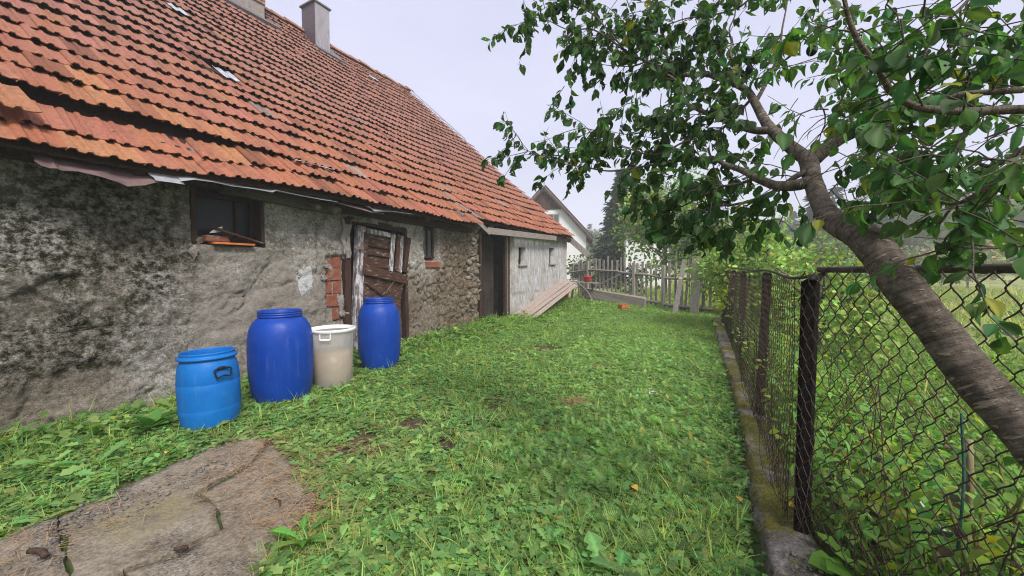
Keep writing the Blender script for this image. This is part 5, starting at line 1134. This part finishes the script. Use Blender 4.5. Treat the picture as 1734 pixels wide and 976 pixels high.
S = Scatter(); m_ = 170; yv = rng.normal(9.9, .8, m_); zv = rng.beta(2, 1.4, m_) * 1.45 + .05; xv = np.interp(yv, WL[:, 1], WL[:, 0]) + rng.normal(-.06, .10, m_)
vine = thing('climbing_vine', 'yellow green vine climbing the far end of the wire fence', 'vine', (0, 10, 0)); S.add(T_OVAL_L, np.c_[xv, yv - 10, zv], yaw_pitch(rng.uniform(0, 6.28, m_), rng.uniform(-.9, .3, m_), rng.normal(0, .4, m_)), rng.uniform(.08, .17, m_), jit((.22, .27, .03), m_, .35)); S.build('foliage', MAT['leaf'], vine)
m = MB(); [m.tube(spline([[a_, b_ - 10, 0, .008], [a_ + .05, b_ - 9.9, .6, .007], [a_ - .05, b_ - 10.1, 1.3, .004]], .1)[:, :3], .006, 5) for a_, b_ in [(-.05, 9.4), (.0, 9.9), (-.1, 10.4), (-.05, 10.8)]]; m.build('stem', MAT['twig'], vine, True)
m = MB()
for k in range(150): y = rng.uniform(1.5, 5.2); x = float(np.interp(y, WL[:, 1], WL[:, 0])) + (rng.uniform(-.05, .5) if k > 25 else -.05); m.tube(spline([[x, y, .05, .002], [x + rng.normal(0, .05), y + rng.normal(0, .1), .25, .002], [x + rng.normal(0, .08), y + rng.normal(0, .2), rng.uniform(.3, .95), .0012]], .08)[:, :3], .002, 4)
tag(m.build('dry_stems', MAT['twig'], smooth=True), 'dry brown stems tangled at the foot of the wire fence', kind='stuff')
# ------------------------------------------------------------------ plum tree
plum = thing('plum_tree', 'leaning plum tree with ringed bark spreading over the yard', 'tree', (1.2, .92, 0)); PO = Vector((1.2, .92, 0))
def tpart(o): o.parent = plum; o.location = -PO; return o
TR = [(1734, 733, .90, .051), (1650, 640, .97, .053), (1590, 562, 1.03, 0.0502), (1530, 487, 1.09, 0.0512), (1490, 432, 1.16, 0.0521), (1458, 398, 1.23, 0.0512), (1432, 388, 1.29, 0.0474), (1408, 372, 1.36, 0.0456), (1390, 345, 1.42, 0.0418), (1378, 312, 1.49, 0.0400), (1370, 278, 1.55, 0.0409), (1366, 262, 1.58, 0.0335)]
TR = [(a_, b_, D_, r_ * (.88 if b_ > 395 else .80 if b_ > 350 else .76)) for a_, b_, D_, r_ in TR]
tp = [[1.21, .90, -.12, .085], [1.13, .96, .2, .074], [.93, 1.12, .52, .066], [.75, 1.255, .80, .054]] + [[*at_d(a_, b_, D_), r_] for a_, b_, D_, r_ in TR]
S_ = spline(tp, .009); tpart(MB().tube(S_[:, :3], S_[:, 3], 30, rough=.22, seed=5, ring=.07).build('trunk', MAT['bark'], smooth=True, uv=True))
p = at_d(1448, 388, 1.22); 
BRN = {
 'A': [(1372, 282, 1.56, .036), (1369, 272, 1.57, .034), (1335, 246, 1.66, .031), (1303, 216, 1.76, .028), (1290, 196, 1.82, .025), (1276, 170, 1.88, .023), (1264, 153, 1.93, .021), (1239, 140, 2.0, .019), (1211, 131, 2.06, .0165), (1190, 124, 2.1, .015), (1168, 127, 2.14, .0135), (1147, 127, 2.18, .012), (1120, 116, 2.22, .011), (1094, 104, 2.26, .0095), (1064, 90, 2.3, .008), (1042, 74, 2.33, .007), (1014, 55, 2.37, .006), (996, 49, 2.4, .005), (965, 51, 2.44, .0045), (938, 40, 2.48, .0035), (905, 20, 2.52, .0025)],
 'B': [(1305, 219, 1.75, .026), (1285, 222, 1.79, .022), (1262, 217, 1.83, .019), (1242, 211, 1.87, .017), (1214, 199, 1.92, .015), (1183, 186, 1.97, .013), (1156, 170, 2.02, .011), (1156, 153, 2.04, .0095), (1143, 135, 2.08, .008), (1122, 122, 2.12, .0065), (1097, 105, 2.2, .005), (1075, 112, 2.28, .004), (1040, 112, 2.35, .003), (1010, 108, 2.4, .002)],
 'C': [(1240, 141, 2.0, .013), (1242, 123, 2.0, .011), (1247, 112, 2.02, .009), (1237, 95, 2.05, .008), (1239, 74, 2.1, .006), (1235, 50, 2.15, .005), (1245, 20, 2.2, .004), (1235, -30, 2.3, .003)],
 'D': [(1280, 172, 1.87, .012), (1300, 136, 1.9, .009), (1318, 92, 1.95, .007), (1325, 47, 2.0, .005), (1332, 10, 2.05, .004), (1340, -50, 2.1, .003)],
 'E': [(1376, 306, 1.50, .030), (1352, 313, 1.50, .028), (1330, 316, 1.54, .025), (1308, 313, 1.58, .023), (1284, 303, 1.64, .021), (1257, 289, 1.72, .017), (1228, 279, 1.8, .014), (1205, 268, 1.88, .011), (1164, 271, 1.98, .009), (1122, 277, 2.06, .0075), (1075, 284, 2.14, .0065), (1033, 290, 2.2, .0055), (992, 284, 2.27, .0045), (950, 276, 2.34, .0035), (908, 261, 2.42, .003), (861, 243, 2.5, .002)],
 'F': [(1372, 288, 1.53, .013), (1346, 300, 1.52, .012), (1322, 318, 1.58, .010), (1299, 330, 1.63, .009), (1273, 340, 1.68, .008), (1242, 347, 1.74, .007), (1216, 349, 1.8, .006), (1184, 361, 1.88, .005), (1150, 372, 1.95, .004), (1110, 378, 2.02, .0025)],
 'F2': [(1280, 302, 1.66, .009), (1250, 312, 1.72, .007), (1215, 318, 1.8, .006), (1180, 335, 1.86, .005), (1155, 350, 1.92, .004), (1120, 350, 2.0, .003), (1085, 345, 2.06, .002)],
 'F3': [(1270, 170, 1.9, .008), (1225, 217, 1.95, .006), (1160, 240, 2.0, .006), (1110, 262, 2.08, .005), (1060, 250, 2.15, .004), (1020, 225, 2.22, .003), (975, 215, 2.3, .002)],
 'G': [(1374, 272, 1.57, .036), (1390, 260, 1.56, .034), (1412, 243, 1.55, .031), (1440, 226, 1.53, .028), (1468, 212, 1.5, .025), (1500, 196, 1.47, .02), (1530, 180, 1.44, .016), (1562, 156, 1.4, .012), (1600, 132, 1.36, .009), (1660, 105, 1.3, .006), (1740, 85, 1.25, .004)],
 'H': [(1800, 182, .80, .0125), (1734, 185, .82, .012), (1690, 187, .84, .0115), (1633, 189, .86, .011), (1585, 186, .87, .0105), (1549, 181, .88, .0095), (1520, 164, .88, .009), (1504, 148, .88, .0085), (1487, 118, .87, .008), (1456, 74, .86, .007), (1440, 40, .86, .006), (1428, -10, .86, .005), (1420, -70, .86, .004)],
 'H2': [(1734, 152, 1.0, .009), (1680, 156, 1.02, .0085), (1625, 160, 1.05, .008), (1590, 172, 1.08, .006), (1545, 180, 1.12, .005)],
 'I': [(1800, 255, .78, .008), (1734, 283, .82, .0075), (1685, 308, .86, .007), (1643, 336, .9, .006), (1612, 346, .93, .005), (1580, 338, .96, .004), (1545, 330, 1.0, .003), (1515, 312, 1.03, .002)],
 'J': [(1790, 225, .95, .0085), (1734, 252, .98, .008), (1706, 271, 1.0, .007), (1672, 282, 1.03, .006), (1640, 268, 1.06, .004)],
 'K': [(1734, 105, 1.2, .008), (1680, 127, 1.22, .0075), (1630, 150, 1.25, .007), (1588, 168, 1.28, .005)],
 'L': [(1790, 415, .9, .005), (1720, 417, .94, .0045), (1660, 421, .97, .004), (1610, 416, 1.0, .003), (1580, 410, 1.03, .002)],
 'M': [(1310, -60, 2.0, .007), (1268, 0, 2.1, .006), (1242, 16, 2.15, .006), (1205, 26, 2.2, .005), (1164, 31, 2.25, .004), (1120, 45, 2.32, .003), (1085, 48, 2.4, .002)],
 'N': [(1700, -80, 1.3, .008), (1640, 0, 1.3, .006), (1580, 60, 1.32, .006), (1560, 110, 1.34, .004)],
 'O': [(1060, 88, 2.3, .006), (1010, 30, 2.4, .005), (975, 5, 2.5, .004), (940, -40, 2.6, .003)],
 'P': [(1150, 125, 2.2, .006), (1110, 70, 2.3, .005), (1075, 30, 2.4, .004), (1050, -30, 2.5, .003)],
 'Q': [(1590, 380, .95, .003), (1620, 345, .93, .004), (1625, 372, .93, .003), (1660, 385, .93, .002)],
}
BP = {k: np.array([[*at_d(a_, b_, D_), r_] for a_, b_, D_, r_ in v]) * np.array([1, 1, 1, .8 if k in 'ABEGH' else .9]) for k, v in BRN.items()}
BS = {k: spline(v, .03) for k, v in BP.items()}
for k, v in BS.items(): tpart(MB().tube(v[:, :3], v[:, 3], 12 if v[0, 3] > .015 else 7, rough=.3, seed=ord(k[0]), ring=.06).build('branch', MAT['bark'], smooth=True, uv=True))
# twigs
rng = np.random.default_rng(42)
TW = []
def twig(p0, d, L, droop, r=.0024):
    pts = [p0]; d = d / np.linalg.norm(d)
    for k in range(5):
        d = d + rng.normal(0, .16, 3) + np.array([0, 0, -droop]); d /= np.linalg.norm(d); pts.append(pts[-1] + d * L / 5)
    TW.append((np.array(pts), r)); return np.array(pts)
def sprout(key, dens, L=(.12, .32), r_max=.016, up=.15, droop=.05, t0=0.0):
    v = BS[key]; seglen = np.linalg.norm(np.diff(v[:, :3], axis=0), axis=1)
    for i in range(int(len(seglen) * t0), len(seglen)):
        if v[i, 3] > r_max: continue
        for _ in range(rng.poisson(dens * seglen[i])):
            T_ = v[i+1, :3] - v[i, :3]; T_ /= np.linalg.norm(T_); d = rng.normal(0, 1, 3); d -= T_ * (d @ T_); d /= np.linalg.norm(d)
            twig(v[i, :3], d + T_ * rng.uniform(.2, 1.1) + np.array([0, 0, up]), rng.uniform(*L), droop)
for k, dn in dict(A=25, B=21, C=25, D=10, E=26, F=23, F2=21, F3=24, G=20, H=15, H2=17, I=17, J=17, K=18, L=14, M=26, N=18, O=24, P=24, Q=16).items(): sprout(k, dn)
def fill(px_, py_, D_, rx, ry, n, L=(.15, .3), dd_=.2):
    for _ in range(n):
        a_ = rng.uniform(0, 6.28); q = math.sqrt(rng.uniform(0, 1)); p0 = at_d(px_ + rx * q * math.cos(a_), py_ + ry * q * math.sin(a_), D_ + rng.normal(0, dd_ * .5))
        d = rng.normal(0, 1, 3) + np.array([-.4, .2, .1]); twig(p0, d, rng.uniform(*L), .10)
fill(1080, 40, 2.4, 120, 45, 20); fill(930, 25, 2.5, 75, 28, 9); fill(980, 100, 2.45, 60, 55, 8); fill(1110, 200, 2.15, 75, 50, 20); fill(1075, 240, 2.2, 90, 35, 14)
fill(960, 255, 2.4, 70, 22, 8); fill(1200, 60, 2.15, 70, 50, 14); fill(1200, 330, 1.95, 90, 55, 25); fill(1160, 345, 1.98, 50, 35, 9); fill(1255, 380, 1.75, 65, 28, 9)
fill(1440, 75, 1.2, 70, 70, 11); fill(1540, 50, 1.15, 120, 60, 13); fill(1660, 60, 1.2, 90, 70, 12); fill(1450, 165, 1.25, 70, 55, 11); fill(1560, 120, 1.2, 110, 55, 11); fill(1540, 245, 1.15, 90, 45, 11)
fill(1660, 240, 1.05, 90, 55, 13); fill(1640, 320, 1.1, 110, 45, 11); fill(1690, 380, 1.1, 60, 40, 6); fill(1430, 110, 1.9, 90, 110, 18); fill(1600, 200, 1.7, 150, 140, 26); fill(1410, 300, 1.5, 30, 45, 4); fill(1345, 150, 1.9, 50, 60, 6)
m = MB()
for pts, r_ in TW: m.tube(pts, np.linspace(r_, r_ * .45, len(pts)), 4, cap=False)
o = tpart(m.build('twigs', MAT['bark'], smooth=True, uv=True)); o['kind'] = 'stuff'
# leaves: drooping from every twig
LP, LA, LN, LL = [], [], [], []
for pts, r_ in TW:
    L = np.linalg.norm(pts[-1] - pts[0]); k = max(3, int(L / .020 * rng.uniform(.6, 1.1)))
    for t in rng.uniform(.15, 1.0, k):
        i = min(int(t * 5), 4); q = pts[i] + (pts[i+1] - pts[i]) * (t * 5 - i); d = pts[i+1] - pts[i]; d /= np.linalg.norm(d) + 1e-9
        a_ = d * .45 + rng.normal(0, .45, 3) + np.array([0, 0, -.75]); a_ /= np.linalg.norm(a_); n_ = rng.normal(0, .55, 3) + np.array([0, 0, 1.0])
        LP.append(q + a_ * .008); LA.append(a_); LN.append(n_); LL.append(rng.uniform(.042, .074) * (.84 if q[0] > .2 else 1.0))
LP, LA, LN, LL = map(np.array, (LP, LA, LN, LL)); R_ = frames(LA, LN); NL = len(LP); print('plum leaves', NL)
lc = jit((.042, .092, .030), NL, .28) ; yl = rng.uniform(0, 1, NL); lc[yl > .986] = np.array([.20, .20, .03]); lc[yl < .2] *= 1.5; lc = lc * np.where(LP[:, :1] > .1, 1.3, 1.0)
T_PLUM = [fine_leaf([.02, .17, .27, .32, .30, .22, .12, .0], .35, .35, .05, 1), fine_leaf([.02, .20, .31, .35, .32, .22, .10, .0], .15, .5, -.06, 2), fine_leaf([.02, .15, .24, .28, .26, .19, .09, .0], .7, .3, .08, 3), fine_leaf([.02, .21, .29, .33, .29, .20, .09, .0], .4, -.3, -.03, 4)]
dep = (LP - EYE) @ FW; pu = 867 + FOCAL * ((LP - EYE) @ RT) / dep; pv = 488 - FOCAL * ((LP - EYE) @ UPV) / dep
ok = (dep > .62) & ~((((pu - 1375) / 75) ** 2 + ((pv - 270) / 85) ** 2 < 1) & (rng.uniform(0, 1, NL) < .8)); LPk = ok          # the fork stands free
sizepx = np.where(ok & (pu > -20) & (pu < 1754) & (pv > -20) & (pv < 980), LL / dep, 0); order = np.argsort(-sizepx)[:290]; big = np.zeros(NL, bool); big[order] = True
pl_me = [np_mesh('leaf', T[0], T[1].astype(np.int32), MAT['single'], True, col=T[2]) for T in T_PLUM]
for j in order:
    o = link('leaf', pl_me[j % 4]); o.parent = plum; M4 = np.eye(4); M4[:3, :3] = R_[j] * LL[j]; M4[:3, 3] = LP[j] - np.array(PO); o.matrix_local = Matrix(M4.tolist()); o.color = (*lc[j], 1)
S = Scatter()
for q in range(4):
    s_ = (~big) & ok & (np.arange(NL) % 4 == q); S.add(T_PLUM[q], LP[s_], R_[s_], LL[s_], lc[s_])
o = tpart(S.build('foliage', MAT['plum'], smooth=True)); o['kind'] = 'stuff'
MAT['plum_fruit'] = flat_mat('dark_plum', (.006, .007, .02), (.03, .03, .06), .5, 20, .0005)
for pp, D_ in [((1122, 70), 2.28), ((1227, 123), 2.05), ((1269, 118), 2.0), ((1375, 85), 1.5), ((1488, 92), 1.2)]:
    V_, F_ = ico(9, 3); o = link('plum', np_mesh('plum', V_ / np.linalg.norm(V_, axis=1)[:, None] * [.019, .019, .023], F_.astype(np.int32), MAT['plum_fruit'], True)); o.parent = plum; o.location = Vector(at_d(*pp, D_)) - PO

# ------------------------------------------------------------------ distance: houses, trees, hills, haze
def far_box(mb, c, s): return mb.box(c, s)
wh = thing('white_house', 'white gabled house with dark boarded peak beyond the yard', 'house', (-13.0, 31, 0))
ax = at_d(922, 318, 30); hw, er, ph = 3.25, ax[2] - 3.75, ax[2]; yaw_h = .32
L = lambda x, y, z: (x, y, z)
body = [(-hw, 0, -.5), (hw, 0, -.5), (hw, 0, er), (0, 0, ph - .15), (-hw, 0, er)]
V = [L(*v) for v in body] + [L(x, 9, z) for x, y, z in body]; F = [(0, 1, 2, 3, 4), (9, 8, 7, 6, 5)] + [(i, i+5, (i+1) % 5+5, (i+1) % 5) for i in range(5)]
wh.location = (ax[0], ax[1], 0); wh.rotation_euler = (0, 0, yaw_h)
link('wall', np_mesh('wall', np.array(V), F, MAT['white_render']), wh)
sl = (ph - .15 - er) / hw; zb = ph - 1.72
m_ = MB(); nb = 15
for k in range(nb):
    x0_, x1_ = -2.35 + k * 4.7 / nb, -2.35 + (k + 1) * 4.7 / nb - .012; top = lambda x: ph - .15 - abs(x) * sl
    if top(x0_) <= zb + .01 and top(x1_) <= zb + .01: continue
    P_ = [(x0_, -.05, zb), (x1_, -.05, zb), (x1_, -.05, max(top(x1_), zb)), (x0_, -.05, max(top(x0_), zb))]; d_ = .0 if k % 2 else -.012
    o = link('gable_board', np_mesh('gable_board', np.array([(x, y + d_, z) for x, y, z in P_] + [(x, -.003, z) for x, y, z in P_]), [(0, 1, 2, 3), (7, 6, 5, 4), (0, 4, 5, 1), (1, 5, 6, 2), (2, 6, 7, 3), (3, 7, 4, 0)], MAT['board_gable']), wh)
for s in (-1, 1):
    MB().bar((0, -.32, ph + .02), (s * (hw + .45), -.32, er - .45 * sl + .17), .34, .05, (0, 0, 1), .004).build('barge_board', MAT['board_gable'], wh)
    V = [(0, -.35, ph + .12), (s * (hw + .5), -.35, er - .5 * sl + .27), (s * (hw + .5), 9.3, er - .5 * sl + .27), (0, 9.3, ph + .12)]; V = V + [(x, y, z - .12) for x, y, z in V]
    link('roof', np_mesh('roof', np.array(V), [(0, 1, 2, 3), (7, 6, 5, 4), (0, 4, 5, 1), (1, 5, 6, 2), (2, 6, 7, 3), (3, 7, 4, 0)], MAT['roof_far']), wh)
wo = MB().box((.72, -.02, ph - 2.55), (.9, .10, 1.0)).build('window', MAT['grey_wood'], wh); [MB().box((.72 + q, -.07, ph - 2.55), (.35, .02, .82)).build('pane', MAT['glass_grn'], wo) for q in (-.21, .21)]
wo = MB().box((2.6, -.02, 1.2), (1.0, .10, 1.2)).build('window', MAT['grey_wood'], wh); MB().box((2.6, -.07, 1.2), (.8, .02, 1.0)).build('pane', MAT['glass'], wo)
MB().bar((0, -.3, ph + .1), (0, -.3, ph + .75), .05, .05, (1, 0, 0)).bar((-.12, -.3, ph + .5), (.12, -.3, ph + .5), .04, .04, (0, 0, 1)).build('finial', MAT['iron'], wh)
p = at_d(1095, 470, 26); ws = thing('white_shed', 'pale boarded building half hidden behind the bushes', 'building', (p[0], p[1], 0)); ws.rotation_euler = (0, 0, .35)
for k in range(14): MB().box((-1.3 + k * .2, (k % 2) * .012, 1.7), (.19, .06, 3.9), None, .008).build('wall_board', MAT['white_render'], ws)
MB().box((0, 1.3, 1.65), (2.7, 2.4, 3.7)).build('wall', MAT['white_render'], ws); MB().box((0, 1.2, 3.75), (3.1, 3.2, .16)).build('roof', MAT['roof_far'], ws)

def crown(S, c, r, n, ln, col, T=T_OVAL, v=.3, lumps=9, hollow=.35, yup=0):
    """leaves gathered in uneven clumps inside an ellipsoid"""
    c, r = np.array(c, float), np.array(r, float); k = rng.normal(0, 1, (lumps, 3)); k = k / np.linalg.norm(k, axis=1)[:, None] * rng.uniform(hollow, .95, (lumps, 1))
    i = rng.integers(0, lumps, n); q = k[i] + rng.normal(0, .23, (n, 3)); P_ = c + q * r; a_ = rng.normal(0, 1, (n, 3)) + q * .8 + [0, 0, -.2 + yup]
    tone = rng.uniform(.7, 1.3, lumps)[i][:, None]; S.add(T, P_, frames(a_, rng.normal(0, .7, (n, 3)) + [0, 0, 1]), rng.uniform(*ln, n), jit(col, n, v) * tone)
def tree(name, label, xy, h, r, col, n, ln, cat='tree', trunk_h=.35, T=T_OVAL, group=None, parts=3):
    t = thing(name, label, cat, (xy[0], xy[1], g(*xy) - .05), group); m = MB(); m.tube(spline([[0, 0, -.1, h * .022 + .03], [rng.normal(0, .1), 0, h * .35, h * .016 + .02], [0, 0, h * .85, .02]], .3)[:, :3], np.linspace(h * .022 + .03, .02, len(spline([[0, 0, -.1, 0], [0, 0, h * .35, 0], [0, 0, h * .85, 0]], .3))) if False else .02 + h * .012, 7, rough=.2)
    for k in range(7):
        z = h * rng.uniform(.3, .7); a_ = rng.uniform(0, 6.28); e = np.array([math.cos(a_) * r * .8, math.sin(a_) * r * .8, z + r * rng.uniform(.2, .7)]); m.tube([(0, 0, z), tuple(e * .55 + np.array([0, 0, z * .4])), tuple(e)], [.02 + h * .006, .02, .01], 5)
    m.build('trunk', MAT['log'], t, True); S = Scatter(); crown(S, (0, 0, h * (trunk_h + (1 - trunk_h) / 2)), (r, r, h * (1 - trunk_h) / 2), n, ln, col, T, lumps=parts * 5); S.build('crown', MAT['far_leaf'], t); return t
def spruce(label, xy, h, r, col, n, group=None, name='spruce_tree'):
    t = thing(name, label, 'tree', (xy[0], xy[1], g(*xy) - .1), group); MB().tube([(0, 0, 0), (0, 0, h * .5), (0, 0, h * .98)], [.03 * h ** .8 * .6 + .05, .06, .01], 7).build('trunk', MAT['log'], t, True)
    tt = rng.uniform(.0, 1, n) ** 1.15; lay_ = np.round(tt * 17) / 17 + rng.normal(0, .012, n); rr = r * (1 - lay_).clip(.02, 1) * np.sqrt(rng.uniform(.05, 1, n)) * (.55 + .6 * rng.uniform(0, 1, n) ** 2) * (.8 + .5 * _hash((lay_ * 17).astype(np.int64), (rng.uniform(0, 6, n) * 0).astype(np.int64), np.zeros(n, np.int64), 3)); a_ = rng.uniform(0, 6.28, n); a_ = np.round(a_ * 2.2) / 2.2 + rng.normal(0, .16, n) + lay_ * 9
    P_ = np.c_[np.cos(a_) * rr, np.sin(a_) * rr, h * (.06 + .93 * lay_) - rr * .28]; S = Scatter(); S.add(T_SPRAY, P_, yaw_pitch(a_ + rng.normal(0, .5, n), rng.normal(-.25, .3, n), rng.normal(0, .5, n)), rng.uniform(.22, .48, n), jit(col, n, .35)); S.build('crown', MAT['far_leaf'], t); return t
P2 = lambda x, D_: tuple(at_d(x, 470, D_)[:2])
spruce('tall dark spruce right of the white house', P2(1048, 29), 8.8, 3.1, (.05, .095, .045), 9500)
spruce('tiny far spruce tip behind the red roof beside the white house', P2(880, 48), 9.8, 2.2, (.04, .07, .04), 700)
tree('broadleaf_tree', 'thin topped grey green tree just behind the dark spruce', P2(1088, 31), 8.9, 2.2, (.11, .14, .075), 2600, (.13, .26), trunk_h=.35)
tree('broadleaf_tree', 'light green young tree behind the picket fence', P2(1128, 17.5), 5.5, 1.9, (.21, .31, .075), 4000, (.12, .22), trunk_h=.22)
tree('broadleaf_tree', 'small green tree behind the broad fence post', P2(1185, 16.5), 3.7, 1.2, (.13, .21, .06), 1900, (.10, .2), trunk_h=.3)
tree('young_shrub', 'pale loose shrub at the corner of the whitewashed wall', tuple(at_y(983, 500, 16.5)[:2]), 2.1, .55, (.11, .15, .06), 420, (.08, .15), 'shrub', .1)
tree('young_shrub', 'low green shrub tangled in the middle of the picket fence', tuple(at_y(1075, 500, 15.2)[:2]), 1.7, .6, (.07, .13, .035), 460, (.08, .15), 'shrub', .08)
ap = tree('apple_tree', 'bushy apple tree with a few red apples behind the wire fence', P2(1302, 8.2), 2.6, 1.35, (.22, .33, .085), 4600, (.07, .12), 'tree', .25)
for dx, dz in ((-.75, 1.62), (.35, 1.75)):
    V_, F_ = ico(11, 2); o = link('apple', np_mesh('apple', V_ / np.linalg.norm(V_, axis=1)[:, None] * [.036, .036, .034], F_.astype(np.int32), MAT['clay'], True)); o.parent = ap; o.location = (dx, -.8, dz)
tree('leafy_shrub', 'bright leafy shrub standing behind the nearest fence post', P2(1395, 6.0), 1.8, .95, (.24, .34, .085), 2200, (.06, .11), 'shrub', .12)
tree('leafy_shrub', 'yellow green shrub left of the apple tree behind the fence', P2(1232, 11.5), 1.9, .95, (.25, .29, .07), 1500, (.08, .14), 'shrub', .12)
tree('meadow_bush', 'olive bush out in the meadow seen over the pipe rail', P2(1500, 24), 3.3, 3.0, (.19, .22, .09), 2600, (.16, .30), 'bush', .05)
tree('meadow_bush', 'wide yellowish bush far right in the meadow', P2(1640, 26), 3.5, 3.6, (.24, .25, .11), 2800, (.16, .32), 'bush', .05)
tree('meadow_bush', 'green bush in the meadow between trunk and apple tree', P2(1430, 19), 2.8, 2.3, (.16, .22, .08), 2200, (.14, .26), 'bush', .05)
spruce('lone pointed spruce fading into the mist above the meadow', P2(1452, 62), 13.5, 3.0, (.04, .065, .04), 1500)
# misty wood on the hill
S = Scatter(); m = MB(); k = 0
while k < 120:
    a_ = rng.uniform(-18, 42); r_ = rng.uniform(52, 125); x, y = r_ * math.sin(math.radians(a_)), r_ * math.cos(math.radians(a_))
    if a_ < -8 and r_ < 70: continue
    h_ = rng.uniform(6, 11) * (.8 if a_ < 8 else 1.0); w_ = h_ * rng.uniform(.26, .42); z = g(x, y); k += 1
    if rng.uniform() < .4:
        n = 260; t_ = rng.uniform(0, 1, n); a2 = rng.uniform(0, 6.28, n); rr = w_ * .75 * (1 - t_) * np.sqrt(rng.uniform(.2, 1, n)); S.add(T_SPRAY, np.c_[x + np.cos(a2) * rr, y + np.sin(a2) * rr, z + h_ * (.05 + .95 * t_)], yaw_pitch(a2, rng.normal(-.3, .3, n), rng.normal(0, .5, n)), rng.uniform(.6, 1.2, n), jit((.035, .06, .035), n, .3))
    else: crown(S, (x, y, z + h_ * .55), (w_, w_, h_ * .45), 330, (.45, .9), (.12, .16, .07), T_OVAL, lumps=8)
    m.tube([(x, y, z - .3), (x, y, z + h_ * .5)], [.18, .1], 5)
fo = S.build('misty_wood', MAT['far_leaf']); tag(fo, 'mixed wood fading into the mist along the hill', kind='stuff'); tag(m.build('wood_trunks', MAT['log']), 'trunks of the misty wood', kind='stuff')

# haze: one closed box of thin morning mist round everything
zlo = float(GZ.min()) - 1.0; zhi = 31.0
hz = MB().box((0, 65, (zlo + zhi) / 2), (400, 262, zhi - zlo)).build('haze', None); hm = bpy.data.materials.new('mist'); hm.use_nodes = True; t_ = hm.node_tree; t_.nodes.clear()
vo = t_.nodes.new('ShaderNodeVolumePrincipled'); vo.inputs['Density'].default_value = .0032; vo.inputs['Color'].default_value = (.93, .94, .98, 1); ou = t_.nodes.new('ShaderNodeOutputMaterial'); t_.links.new(vo.outputs[0], ou.inputs['Volume'])
hz.data.materials.append(hm); tag(hz, 'thin pale morning mist over the whole place', kind='stuff')
print('tris', sum(len(p.vertices) - 2 for o in bpy.data.objects if o.type == 'MESH' for p in o.data.polygons))
